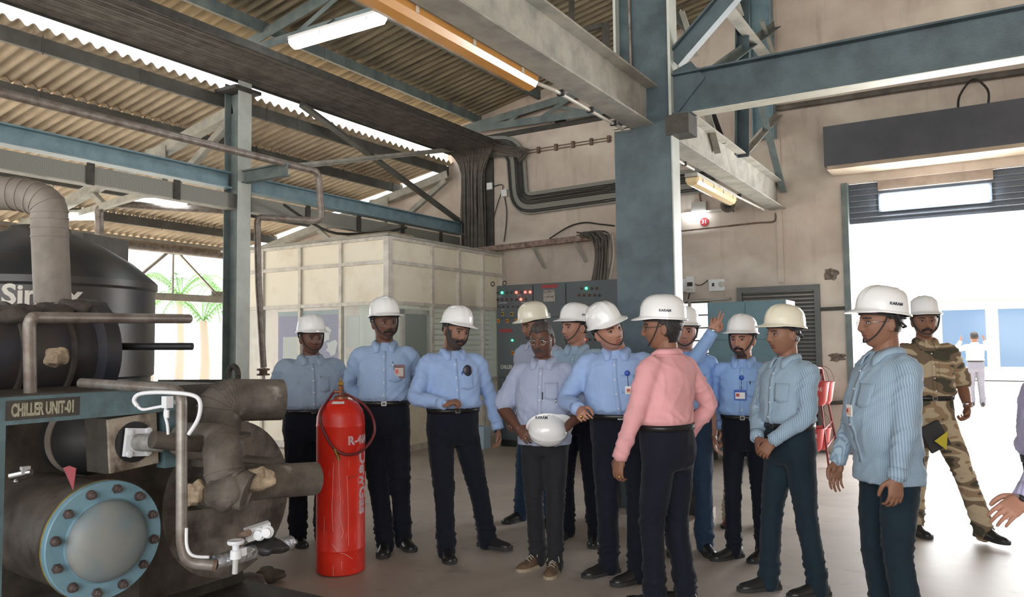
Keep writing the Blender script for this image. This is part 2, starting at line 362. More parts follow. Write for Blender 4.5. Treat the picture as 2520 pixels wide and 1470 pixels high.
b = MB(); b.span((XL + .128, 6.4, 0), (XL + .136, 6.6, 4.85)); obj('flange', b, mat('lit_flange', (.36, .42, .42)), t)  # pale strip on the right face, its light put into the colour
b = MB(); b.span((XL - .2, 6.3, 4.72), (XL + .2, 6.7, 4.76)); obj('cap_plate', b, dark, t)
b = MB(); b.ibeam((-2.62, YW - .15, 4.4), (-2.62, YW - .15, 6.5), .2, .3, up=(1, 0, 0)); beam_thing('wall_post', b, lblue, 'short blue post against the back wall high behind the bracing', 'column')
# ---------------------------------------------------------------- crane beam overhead through the main column
for a, c, lab in ((-6.5, YM - .0, 'near run of the dusty crane beam from overhead to the thick column'), (YM + .02, YW, 'far run of the cream crane beam from the thick column to the back wall')):
    t = thing('crane_beam', lab, 'beam', (XM, (a + c) / 2, 3.6), 0, 'crane beam runs')
    b = MB(); x = XM; b.ibeam((x, a, 3.58), (x, c, 3.58), .22, .38); obj('beam', b, dust, t)
# beam and knee brace to the right of the main column
b = MB(); b.ibeam((XM + .26, YM, 3.64), (8, YM, 3.64), .16, .36); cb_ = beam_thing('cross_beam', b, blue, 'long blue beam running right from the thick column')
b = MB(); b.span((XM + .44, YM - .082, 3.455), (8, YM + .082, 3.4595)); obj('flange_underside', b, mat('pale_cream', (.66, .64, .55), .5, noise_s=8, noise_a=.15), cb_)  # thin sheet under the lower flange, paler than the beam
b = MB(); b.ibeam((XM + .26, YM, 3.95), (XM + 2.1, YM, 5.62), .1, .16); beam_thing('knee_brace', b, blue, 'thick dark blue brace rising right from the thick column', 'brace')
b = MB(); b.add([atY(1650, 178, YM - .03), atY(1650, 300, YM - .03), atY(1735, 190, YM - .03), atY(1700, 150, YM - .03), atY(1650, 178, YM - .02), atY(1650, 300, YM - .02), atY(1735, 190, YM - .02), atY(1700, 150, YM - .02)], [(0, 1, 2, 3), (7, 6, 5, 4), (0, 4, 5, 1), (1, 5, 6, 2), (2, 6, 7, 3), (3, 7, 4, 0)])
beam_thing('gusset_plate', b, blue, 'dark plate joining brace and beam to the thick column', 'plate')
# bracing trusses over the crane beam: plane X = XM, and the roof truss at the bay line
MEMB = [0]
def member(p, q, w, m_, label, name='truss_member', up=(1, 0, 0), grp='roof bracing members'):
    MEMB[0] += 1; b = MB(); o_ = V((.0123 * (MEMB[0] % 9), 0, 0)); p = V(p) + o_; q = V(q) + o_; b.angle(p, q, w, .01, up=up); o = obj(name, b, m_); tag(o, label, 'brace', grp); return o
Xp = XM
def pX(px, py, X=Xp): return atX(px, py, X)
member(pX(1810, 385), pX(1812, -120), .13, blue, 'dark blue upright post standing on the far crane beam run')
member(pX(1700, 165), pX(1755, 375, ), .07, dust, 'cream diagonal leaning right, foot at the upright post')
member(pX(1822, 372), pX(1915, 270), .07, dust, 'cream short diagonal rising right from the foot of the upright post')
member(pX(1845, 215), pX(1912, 470), .09, blue_dirty, 'long grey diagonal dropping to the wall end of the crane beam')
member(pX(1702, -60), pX(1895, 175), .15, dust, 'broad cream diagonal high right of the thick column')
member(pX(1655, 30), pX(1692, 140), .05, dust, 'thin pale diagonal just right of the thick column top')
member(pX(1765, -60), pX(1800, 40), .07, dust, 'short pale brace at the top edge right of the thick column')
member(pX(1852, 55), pX(1895, 170), .05, dust, 'thin pale brace beside the wall post')
member(pX(1660, 240), pX(1905, 60, -2.4), .09, blue_dirty, 'dusty blue strut behind the thick knee brace')
member(pX(1745, 270), pX(1775, 350), .05, black, 'short black strut behind the upright post')
# roof truss across the hall at the bay line
tr = thing('roof_truss', 'blue roof truss crossing overhead behind the glowing ceiling tube', 'truss', (XM, 6.5, 5))
zt = lambda x: zr(x) - .2
for p, q, w_ in (((-7.9, 6.5, zt(-7.9)), (-2.6, 6.5, zt(-2.6)), .14), ((-7.9, 6.5, 5.25), (-2.6, 6.5, 5.3), .10), ((-7.0, 6.5, 5.26), (-5.9, 6.5, zt(-5.9)), .06), ((-5.9, 6.5, zt(-5.9)), (-5.0, 6.5, 5.28), .06), ((-5.0, 6.5, 5.28), (-3.9, 6.5, zt(-3.9)), .06), ((-3.9, 6.5, zt(-3.9)), (-3.1, 6.5, 5.3), .06)):
    b = MB(); dy_ = V((0, .003 + .0031 * (hash(round(p[0] * 37)) % 7) if w_ < .08 else 0, 0)); b.angle(V(p) + dy_, V(q) + dy_, w_, .01, up=(0, 1, 0)); obj('chord' if w_ > .08 else 'web_member', b, blue_dirty, tr)
# truss against the back wall
tr = thing('roof_truss', 'dusty blue truss along the top of the back wall', 'truss', (-5, YW - .2, 5))
for p, q, w_ in ((atY(1140, 318, YW - .2), atY(1420, 232, YW - .2), .12), (atY(1140, 322, YW - .2), atY(1508, 268, YW - .2), .12), (atY(1250, 300, YW - .2), atY(1300, 262, YW - .2), .06), (atY(1330, 290, YW - .2), atY(1415, 235, YW - .2), .06), (atY(1365, 262, YW - .2), atY(1440, 275, YW - .2), .05)):
    b = MB(); dy_ = V((0, .003 + .0031 * (hash(round(p[0] * 37)) % 7) if w_ < .08 else 0, 0)); b.angle(V(p) + dy_, V(q) + dy_, w_, .01, up=(0, 1, 0)); obj('chord' if w_ > .08 else 'web_member', b, blue_dirty, tr)
m = MB(); m.span((-8.3, YW - .04, 5.12), (-4.0, YW, 5.2)); struct('trim_6', m, dark)
# duct bracket hung under the roof beyond the crane beam
b = MB(); p = atY(1400, 75, 7.6); b.span(p, p + V((.42, .06, -.05))); b.span(p + V((.40, 0, .0)), p + V((.46, .08, -.36))); b.span(p + V((.0, 0, -.05)), p + V((.05, .05, zr(p.x) - p.z - .06))); beam_thing('hanger_frame', b, dark, 'dark angled hanger frame under the roof beyond the crane beam', 'bracket')

# ---------------------------------------------------------------- left side: crane rail beam, perforated tray
for a, c, lab in ((-6.0, 6.36, 'near run of the light blue rail beam left of the slim column'), (6.64, YW, 'far run of the light blue rail beam between slim column and back wall')):
    b = MB(); b.ibeam((XL, a, 3.58), (XL, c, 3.58), .17, .20); beam_thing('rail_beam', b, lblue, lab, 'beam', 'rail beam runs')
perf = mat('perforated_tray', (0.34, 0.34, 0.30), .5, metal=.2)
def perforate(name, ax_='x'):
    m_ = MATS[name]; t_ = m_.node_tree; b_ = t_.nodes['Principled BSDF']
    tc = t_.nodes.new('ShaderNodeTexCoord'); mp = t_.nodes.new('ShaderNodeMapping'); mp.inputs['Scale'].default_value = (0.0001, 21, 21) if ax_ == 'x' else (21, 0.0001, 21)
    vo = t_.nodes.new('ShaderNodeTexVoronoi'); vo.voronoi_dimensions = '3D'; vo.inputs['Randomness'].default_value = 0.0
    mp.inputs['Location'].default_value = (0, 0, 0)
    lt = t_.nodes.new('ShaderNodeMath'); lt.operation = 'GREATER_THAN'; lt.inputs[1].default_value = 0.30
    mx = t_.nodes.new('ShaderNodeMix'); mx.data_type = 'RGBA'; mx.inputs[6].default_value = (.03, .03, .03, 1); mx.inputs[7].default_value = (.34, .34, .30, 1)
    t_.links.new(tc.outputs['Object'], mp.inputs[0]); t_.links.new(mp.outputs[0], vo.inputs['Vector']); t_.links.new(vo.outputs['Distance'], lt.inputs[0]); t_.links.new(lt.outputs[0], mx.inputs[0]); t_.links.new(mx.outputs[2], b_.inputs['Base Color'])
perforate('perforated_tray'); perfw = mat('perforated_wall_tray', (.3, .3, .27), .5); perforate('perforated_wall_tray', 'y')
t = thing('perforated_tray', 'perforated steel cable tray hung beneath the light blue rail beam', 'cable tray', (XL, 3, 3.35))
b = MB(); b.span((XL + .02, -6, 3.24), (XL + .03, YW - .1, 3.43)); obj('side_plate', b, perf, t)
b = MB(); b.span((XL - .1, -6, 3.235), (XL + .035, YW - .1, 3.245)); obj('bottom_lip', b, dust, t)
y = -5.6
while y < 11:
    b = MB(); b.span((XL + .032, y - .04, 3.23), (XL + .05, y + .04, 3.46)); obj('hanger', b, dark, t); y += 1.02
# big overhead cable tray at the column tops
t = thing('overhead_cable_tray', 'wide overhead cable tray packed with dusty black cables', 'cable tray', (-7.5, 3, 4.87))
b = MB(); b.span((-8.0, -6, 4.86), (-7.985, 11.05, 4.93)); b.span((-6.96, -6, 4.86), (-6.945, 11.05, 4.95)); 
obj('side_rail', b, dark, t)
random.seed(4); b = MB(); n = 64
for k in range(n):
    x = -7.96 + 1.0 * (k + .5) / n; zz = 4.885 + random.choice((0, .0, .014)); pts = []; y = -6
    ph = random.uniform(0, 6); am = random.uniform(.004, .014); bend = random.random() < .4
    while y <= 10.9: pts.append(V((x + am * math.sin(y * .9 + ph), y, zz + .006 * math.sin(y * 1.7 + ph)))); y += .8
    X2 = -7.92 + .5 * (k / n); yy = YW - .10 - .05 * random.random()
    if k % 2 == 0:
        pts += [V((x * .6 + X2 * .4, 11.1, 4.82)), V((X2, yy, 4.55)), V((X2 + random.uniform(-.02, .02), yy, 3.9)), V((X2 + random.uniform(-.03, .03), yy, 3.1))]
    else:
        pts += [V((x + .1, 11.1, 4.86)), V((x + .45, yy, 4.80)), V((-6.7, yy, 4.76 - .15 * (k / n)))]
    b.tube(smooth_path(pts, 2), random.uniform(.009, .017), 6)
o = obj('cables', b, cabled, t); o['kind'] = 'stuff'; o['label'] = 'dusty black cables'
# floor of gaps
b = MB(); b.span((-8.0, -6, 4.905), (-6.95, 10.9, 4.91)); obj('tray_base', b, cable, t)
# wall mounted S-bend tray
def ribbon_path(pts, wid, y, mb, th=.02):
    P = bend_path(pts, .28, 8); L = []; Rr = []
    for i, p in enumerate(P):
        d = (P[min(i + 1, len(P) - 1)] - P[max(i - 1, 0)]).normalized(); nn = V((-d.z, 0, d.x)); L.append(p + nn * wid / 2); Rr.append(p - nn * wid / 2)
    vs = []; fs = []
    for a, c in zip(L, Rr): vs += [a, c, c + V((0, -th, 0)), a + V((0, -th, 0))]
    for i in range(len(P) - 1):
        for j in range(4): q = i * 4 + j; r_ = i * 4 + (j + 1) % 4; fs.append((q, r_, r_ + 4, q + 4))
    mb.add(vs, fs); return P
def wp(px, py, off=.06): return atY(px, py, YW - off)
SB = [wp(1140, 362), wp(1268, 362), wp(1278, 505), wp(1520, 470), wp(1760, 440)]
t = thing('wall_cable_tray', 'S-bend cable tray fixed on the back wall behind the thick column', 'cable tray', wp(1280, 500))
b = MB(); ribbon_path(SB, .38, YW, b, .015); obj('tray_plate', b, perfw, t)
random.seed(8); b = MB()
for k in range(11):
    off = -.15 + .027 * k; P = bend_path(SB, .28, 6); pts = []
    for i, p in enumerate(P):
        d = (P[min(i + 1, len(P) - 1)] - P[max(i - 1, 0)]).normalized(); nn = V((-d.z, 0, d.x)); pts.append(p + nn * (off + random.uniform(-.004, .004)) + V((0, -.03, 0)))
    if 1 < k < 5: continue
    b.tube(pts, .010, 6)
obj('cables', b, cable, t)['kind'] = 'stuff'
# clipped cable run above, high on the wall
def wire(pts, r, m_, label, cat='cable', name='wall_cable', k=4, grp=None):
    b = MB(); b.tube(smooth_path(pts, k), r, 8); o = obj(name, b, m_); tag(o, label, cat, grp); return o
t = thing('conduit_run', 'clipped thin conduit climbing right above the S-bend tray', 'conduit', wp(1300, 370, .02))
b = MB()
for dy in (0, 7): b.tube([wp(1290, 372 + dy, .02), wp(1505, 338 + dy, .02)], .008, 6)
obj('pipe', b, rust, t); 
for px in (1325, 1368, 1410, 1455, 1498): p = wp(px, 372 - (px - 1290) * .158 + 3, .03); b = MB(); b.box(p, (.05, .04, .11)); obj('clip', b, rust, t)
# black vertical cable bundle backing board
b = MB(); b.span((-7.98, YW - .04, 2.9), (-7.3, YW, 4.95)); beam_thing('backing_board', b, dark, 'dark backing tray behind the falling cable bundle in the corner', 'cable tray')
# ledge channel and brackets on the wall, hanging cable bunch
t = thing('wall_channel', 'rusty channel on slanted brackets across the back wall', 'bracket', wp(1320, 605))
b = MB(); b.bar(wp(1165, 618, .25), wp(1450, 585, .25), .10, .09); obj('channel', b, mat('rusty_pale', (.42, .33, .28), .8, noise_s=9, col2=(.16, .09, .07)), t)
for a, c in (((1310, 605), (1340, 660)), ((1412, 592), (1442, 645))): b = MB(); b.bar(wp(*a, .25), wp(*c, .02), .05, .03); obj('bracket', b, dust, t)
random.seed(3)
t = thing('hanging_cable_bunch', 'thick bunch of black cables drooping into the top of the control panel', 'cable', wp(1470, 620, .5))
b = MB()
for k in range(26):
    u = k / 25; a = wp(1418 + 30 * random.random(), 572 + 14 * random.random(), .12 + .2 * u); c = wp(1450 + 45 * u, 572 + 12 * random.random(), .45 + .4 * random.random()); e = wp(1466 + 30 * u, 625, .9 + .3 * random.random()); f = V((-4.85 + .25 * u, 10.15, 2.38))
    b.tube(smooth_path([a, c, e, f], 5), .014, 6)
obj('cables', b, cabled, t)['kind'] = 'stuff'
b = MB(); b.tube(smooth_path([wp(1505, 580, .6), wp(1508, 630, .8), V((-4.62, 10.2, 2.38))], 6), .022, 8); obj('pale_hose', b, mat('pale_hose', (.5, .45, .4), .6), t)
wire([wp(1352, 588, .2), wp(1400, 558, .05), wp(1440, 548, .05), wp(1475, 552, .05), wp(1512, 556, .05)], .012, cable, 'arched black cable above the drooping bunch')
wire([wp(1210, 470, .03), wp(1205, 530, .03), wp(1203, 600, .05)], .010, cable, 'left black cable dropping from the white junction boxes')
wire([wp(1242, 486, .03), wp(1247, 520, .03), wp(1245, 560, .03), wp(1240, 595, .05)], .010, cable, 'right wavy black cable dropping from the white junction boxes')
wire([wp(1214, 459, .03), wp(1238, 457, .03), wp(1225, 500, .03), wp(1212, 545, .03)], .008, cable, 'looped cable between the two white junction boxes')
for px, py, lab in ((1206, 459, 'upper left white junction box by the falling cables'), (1242, 476, 'lower right white junction box by the falling cables')):
    b = MB(); b.box(wp(px, py, .05), (.10, .07, .12)); o = obj('junction_box', b, white); tag(o, lab, 'junction box', 'junction boxes')
    b = MB(); b.box(wp(px, py, .088), (.085, .008, .10)); obj('lid', b, white, o)
# ================================================================ PEOPLE
skinA = mat('skin_brown', (0.26, 0.125, 0.08), 0.5, noise_s=30, noise_a=0.12, spec=.35)
skinB = mat('skin_dark_brown', (0.135, 0.062, 0.042), 0.48, noise_s=30, noise_a=0.12, spec=.35)
skinC = mat('skin_light_brown', (0.43, 0.215, 0.15), 0.5, noise_s=30, noise_a=0.1, spec=.35)
hairm = mat('black_hair', (0.012, 0.010, 0.010), 0.45, bump=.8, bump_s=160, stretch=(1, 1, .2))
hairg = mat('grey_hair', (0.10, 0.085, 0.08), 0.55, noise_s=70, col2=(0.025, 0.02, 0.02), stretch=(1, 1, .25), bump=.8, bump_s=140)
eyew = mat('eye_white', (0.33, 0.29, 0.27), .4); iris = mat('iris', (0.012, 0.008, 0.006), .2)
helm = mat('white_helmet_shell', (0.86, 0.87, 0.88), 0.16, coat=.5)
helmc = mat('cream_helmet_shell', (0.80, 0.76, 0.62), 0.22, coat=.4)
strapm = mat('dark_strap', (0.03, 0.03, 0.035), .7)
belt = mat('black_leather', (0.012, 0.012, 0.013), .32)
steel = mat('bright_metal', (.6, .6, .6), .25, 1.0)
shoeb = mat('black_shoe', (0.018, 0.018, 0.019), .3); sole = mat('rubber_sole', (0.03, 0.03, 0.03), .8)
shoet = mat('tan_shoe', (0.17, 0.105, 0.06), .75, noise_s=25, noise_a=.5); lacem = mat('pale_lace', (.5, .46, .38), .8)
shoer = mat('brown_shoe', (0.12, 0.03, 0.02), .3)
gold = mat('gold', (.8, .55, .15), .25, 1.0)

def cloth(name, col, col2=None, stripes=None, sn=120, bump=.25, sheen=.08):
    if name in MATS: return MATS[name]
    m = mat(name, col, .85, noise_s=5, col2=col2 or tuple(c * .88 for c in col), bump=bump, bump_s=18, spec=.2)
    m.node_tree.nodes['Principled BSDF'].inputs['Sheen Weight'].default_value = sheen
    if stripes:
        t = m.node_tree; b = t.nodes['Principled BSDF']; tc = t.nodes.new('ShaderNodeTexCoord'); sp = t.nodes.new('ShaderNodeSeparateXYZ')
        at = t.nodes.new('ShaderNodeMath'); at.operation = 'ARCTAN2'; ml = t.nodes.new('ShaderNodeMath'); ml.operation = 'MULTIPLY'; ml.inputs[1].default_value = sn
        si = t.nodes.new('ShaderNodeMath'); si.operation = 'SINE'; gt = t.nodes.new('ShaderNodeMath'); gt.operation = 'GREATER_THAN'; gt.inputs[1].default_value = .25
        mx = t.nodes.new('ShaderNodeMix'); mx.data_type = 'RGBA'; mx.inputs[7].default_value = (*stripes, 1)
        t.links.new(tc.outputs['Object'], sp.inputs[0]); t.links.new(sp.outputs[1], at.inputs[0]); t.links.new(sp.outputs[0], at.inputs[1]); t.links.new(at.outputs[0], ml.inputs[0])
        t.links.new(ml.outputs[0], si.inputs[0]); t.links.new(si.outputs[0], gt.inputs[0]); t.links.new(gt.outputs[0], mx.inputs[0])
        old = b.inputs['Base Color'].links[0].from_socket; t.links.new(old, mx.inputs[6]); t.links.new(mx.outputs[2], b.inputs['Base Color'])
    return m
def camo():
    m = mat('camouflage_cloth', (.36, .27, .17), .9, bump=.2, bump_s=20); t = m.node_tree; b = t.nodes['Principled BSDF']
    tc = t.nodes.new('ShaderNodeTexCoord'); mp = t.nodes.new('ShaderNodeMapping'); mp.inputs['Scale'].default_value = (3.2, 3.2, 7.5)
    n = t.nodes.new('ShaderNodeTexNoise'); n.inputs['Scale'].default_value = 1.15; n.inputs['Detail'].default_value = 1.2
    r = t.nodes.new('ShaderNodeValToRGB'); r.color_ramp.interpolation = 'CONSTANT'; e = r.color_ramp.elements
    e[0].position = 0; e[0].color = (.06, .055, .035, 1); e[1].position = .40; e[1].color = (.17, .12, .075, 1)
    for p, c in ((.48, (.46, .37, .25, 1)), (.57, (.30, .20, .12, 1)), (.63, (.07, .065, .045, 1))): q = e.new(p); q.color = c
    t.links.new(tc.outputs['Object'], mp.inputs[0]); t.links.new(mp.outputs[0], n.inputs['Vector']); t.links.new(n.outputs['Fac'], r.inputs[0]); t.links.new(r.outputs[0], b.inputs['Base Color']); return m
camom = camo()

TS = bpy.data.scenes.new('workbench')
def remesh(mb, vox, sm=2, name='m'):
    me = mb.mesh(name); o = bpy.data.objects.new('tmp', me); TS.collection.objects.link(o)
    q = o.modifiers.new('r', 'REMESH'); q.mode = 'VOXEL'; q.voxel_size = vox; q.use_smooth_shade = True
    if sm: s = o.modifiers.new('s', 'SMOOTH'); s.iterations = sm; s.factor = .5
    with bpy.context.temp_override(scene=TS, view_layer=TS.view_layers[0]):
        dg = bpy.context.evaluated_depsgraph_get(); me2 = bpy.data.meshes.new_from_object(o.evaluated_get(dg))
    bpy.data.objects.remove(o); bpy.data.meshes.remove(me); return me2
def me_to_mb(me, mb, fn=None):
    o = len(mb.v); mb.v += [v.co.copy() for v in me.vertices]
    for p in me.polygons:
        mb.f.append(tuple(i + o for i in p.vertices)); mb.m.append(fn(p.center) if fn else 0)
    bpy.data.meshes.remove(me)
def ga(x, s): return math.exp(-(x / s) ** 2)
def sstep(a, b, x): t = min(max((x - a) / (b - a), 0), 1); return t * t * (3 - 2 * t)

def headpt(x, y, z, o=0.0, fat=0.0, nose=1.0):
    """point of the head surface in direction (x, y, z); y forward, origin at eye level"""
    s = math.sqrt(x * x + y * y) + 1e-6
    X = .076 * x; Y = .097 * y; Z = .117 * z
    if z < 0:
        k = -z; f = s ** -.32 if s > .05 else 1.0
        X *= f * (1 - .20 * k ** 1.5) * (1 + fat * k); Y *= f; Z = .121 * z
        if y < 0: Y *= 1 - .25 * k
        else: Y *= 1 - .06 * k
    else:
        if y < 0: Y *= 1.04
    P = V((X, Y, Z)); P += V((x, y, z)) * o
    if y > 0.05 and o == 0:
        wf = sstep(.05, .45, y); a = abs(X)
        d = 0.0
        nz = 0.0
        if -.052 < Z < .03:
            t = (.022 - Z) / .058
            nz = .004 + .021 * max(0, min(t, 1)) ** 1.25
            if Z < -.036: nz *= max(0, 1 - (-.036 - Z) / .013)
            if Z > .012: nz *= max(0, 1 - (Z - .012) / .02)
            d += nz * nose * ga(a, .0085 + .006 * max(0, min(t, 1)))
            d += .008 * nose * ga(a - .014, .006) * ga(Z + .038, .008)
        d -= .013 * ga(a - .031, .017) * ga(Z - .001, .012)
        d += .0045 * ga(Z - .022, .007) * ga(a, .05)
        d += .004 * ga(a - .043, .016) * ga(Z + .028, .018)
        d += .0065 * ga(a, .021) * (ga(Z + .0615, .0055) + .9 * ga(Z + .0755, .0055)) - .004 * ga(a, .024) * ga(Z + .0685, .0022)
        d -= .003 * ga(a, .03) * ga(Z + .087, .006); d += .008 * ga(a, .022) * ga(Z + .104, .014)
        P.y += d * wf
    return P
def head_mesh(fat=0.0, nose=1.0, nb=None):
    mb = MB(); n, mm = 56, 46; rs = []
    for i in range(mm + 1):
        ph = PI * (.012 + .976 * i / mm); rs.append([headpt(math.sin(ph) * math.cos(2 * PI * k / n), math.sin(ph) * math.sin(2 * PI * k / n), -math.cos(ph), 0, fat, nose) for k in range(n)])
    mb.rings(rs)
    for s in (-1, 1):
        M = Matrix.Rotation(s * R(18), 3, 'Z') @ Matrix.Rotation(R(-10), 3, 'X')
        mb.ball((s * (.077 + .06 * fat * .3), -.008, -.012), (.0085, .018, .032), 12, 8, M=M); mb.ball((s * .083, -.018, -.004), (.006, .010, .026), 10, 8, M=M)
    return mb

def hand_mb(side, curl, spread=.06, thumb=0.5, pt=None):
    """side +1 right hand; wrist at origin, fingers +Y, back of hand +Z, thumb toward -X for the right hand"""
    mb = MB(); s = side
    mb.limb([(0, -.035, 0), (0, .0, 0), (-.002 * s, .035, 0), (0, .078, 0)], [(.026, .020), (.027, .019), (.038, .0155), (.040, .0125)], 14, 3)
    mb.ball((-.022 * s, .03, -.010), (.018, .028, .014)); mb.ball((.022 * s, .025, -.008), (.015, .028, .012))
    for i, (x, L, r) in enumerate(((-.029, .074, .0088), (-.0095, .082, .0090), (.0105, .076, .0086), (.029, .060, .0078))):
        p = V((x * s, .080 - (.004 if i == 3 else 0) - (.003 if i == 0 else 0), 0)); c = curl[i] if isinstance(curl, (list, tuple)) else curl
        an = 0; sp = (i - 1.5) * spread * s; pts = [p - V((0, .02, 0)), p]; rr = [r * .9, r * 1.08]
        for j, (l, cc) in enumerate(((.46, .75), (.30, 1.1), (.24, .75))):
            an += c * cc; d = V((math.sin(sp) * math.cos(an), math.cos(sp) * math.cos(an), -math.sin(an))); p = p + d * L * l; pts.append(p); rr.append(r * (1.0 - .1 * (j + 1)))
        mb.limb(pts, rr, 10, 3)
    a = V((-.024 * s, .012, -.006)); d = V((-.75 * s, .62, -.25 - .3 * thumb)).normalized(); p1 = a + d * .04
    d2 = V((-.35 * s + .45 * s * thumb, .85, -.25 - .35 * thumb)).normalized(); p2 = p1 + d2 * .032; d3 = V((-.1 * s + .5 * s * thumb, .9, -.3 - .4 * thumb)).normalized(); p3 = p2 + d3 * .024
    mb.limb([a, p1, p2, p3], [.014, .0115, .0105, .0085], 10, 3)
    return mb
def hand_mat(w_, d, pn):
    y = V(d).normalized(); z = -V(pn); z = (z - y * z.dot(y)).normalized(); return basis(w_, y.cross(z), y, z)
def ik(A, B, la, lb, pole):
    A = V(A); B = V(B); d = B - A; L = d.length; mx = (la + lb) * .999
    if L > mx: d = d * (mx / L); B = A + d; L = mx
    n = d / L; x = (la * la - lb * lb + L * L) / (2 * L); h = math.sqrt(max(la * la - x * x, 0)); p = V(pole); p = (p - n * p.dot(n)).normalized()
    return A + n * x + p * h, B

def make_helmet_mesh():
    mb = MB(); n = 72; prof = [(1.0, 0), (1.0, .012), (.985, .033), (.955, .057), (.90, .080), (.81, .100), (.68, .117), (.50, .130), (.28, .137), (.06, .140)]; rs = []
    def pt(a, r, z, pk=0):
        x = math.cos(a); y = math.sin(a); X = .112 * x * r; Y = (.139 if y > 0 else .137) * y * r
        q = V((X, Y, z))
        if z > .02:
            q += V((x, y, 1)).normalized() * (.0055 * sstep(.02, .06, z) * (ga(X, .016) + .6 * ga(abs(X) - .040, .007)) * 1)
        return q
    peak = lambda a: sstep(.30, .95, math.sin(a)); rim = lambda a: .010 + .036 * peak(a)
    def pr(a, e, z): b = pt(a, 1, 0); o = V((math.cos(a), math.sin(a) * 1.1, 0)); return b + o * (rim(a) * e) + V((0, 0, z - .014 * peak(a) * e))
    A = [2 * PI * k / n for k in range(n)]
    rs.append([pt(a, .955, .012) for a in A]); rs.append([pr(a, .0, -.012) for a in A]); rs.append([pr(a, 1.0, -.011) for a in A]); rs.append([pr(a, 1.04, -.006) for a in A]); rs.append([pr(a, .95, -.003) for a in A]); rs.append([pr(a, .12, .002) for a in A])
    for r, z in prof[1:]: rs.append([pt(a, r, z) for a in A])
    mb.rings(rs, True)
    # open underside: drop the first cap by turning it into an inner dome
    mb.f.pop(-2); mb.m.pop()
    inner = [[pt(a, r * .955, z - .006 if z > .02 else .012) for a in A] for r, z in prof[1:]]
    mb.rings(inner, True); mb.f.pop(-2); mb.m.pop()
    return mb
HELM = {}
def helmet(parent, M, m_, strap=True, logo=None, name='helmet', logo_side=-1):
    hb = make_helmet_mesh(); hb.xf(M); o = obj(name, hb, m_, parent, 'auto', local=True, angle=50)
    b = MB()
    for zz, r in ((-.002, .945), (-.022, .86)): b.tube([M @ V((.112 * r * math.cos(a), .137 * r * math.sin(a), zz)) for a in [2 * PI * k / 24 for k in range(25)]], (.004, .010) if zz > -.01 else .004, 6)
    for s in (-1, 1): b.tube([M @ V((s * .103, -.02, .0)), M @ V((s * .088, -.05, -.045)), M @ V((s * .05, -.105, -.065)), M @ V((0, -.115, -.068))], .006, 6)
    obj('harness', b, strapm, o, local=True)
    if strap:
        b = MB()
        for s in (-1, 1): b.tube(smooth_path([M @ V((s * .098, .015, .0)), M @ V((s * .092, .03, -.06)), M @ V((s * .066, .055, -.125)), M @ V((s * .02, .078, -.163)), M @ V((0, .08, -.166))], 4), (.007, .003), 6)
        obj('chin_strap', b, strapm, o, local=True)
    if logo:
        tx = text_mb(logo, .021, .0006, bold=.0006); s = logo_side
        def sp(q): y = -.012 + s * q.x; z = .040 + q.y; r_ = .99 - .25 * max(0, z - .02) - 6 * max(0, z - .045) ** 2; return V((s * (.112 * r_ * math.sqrt(1 - (y / .139) ** 2) + .0045 + q.z), y, z))
        tx.v = [M @ sp(q) for q in tx.v]
        obj('logo', tx, MATS['logo_ink'], o, local=True)
    return o
mat('logo_ink', (.03, .035, .06), .5)

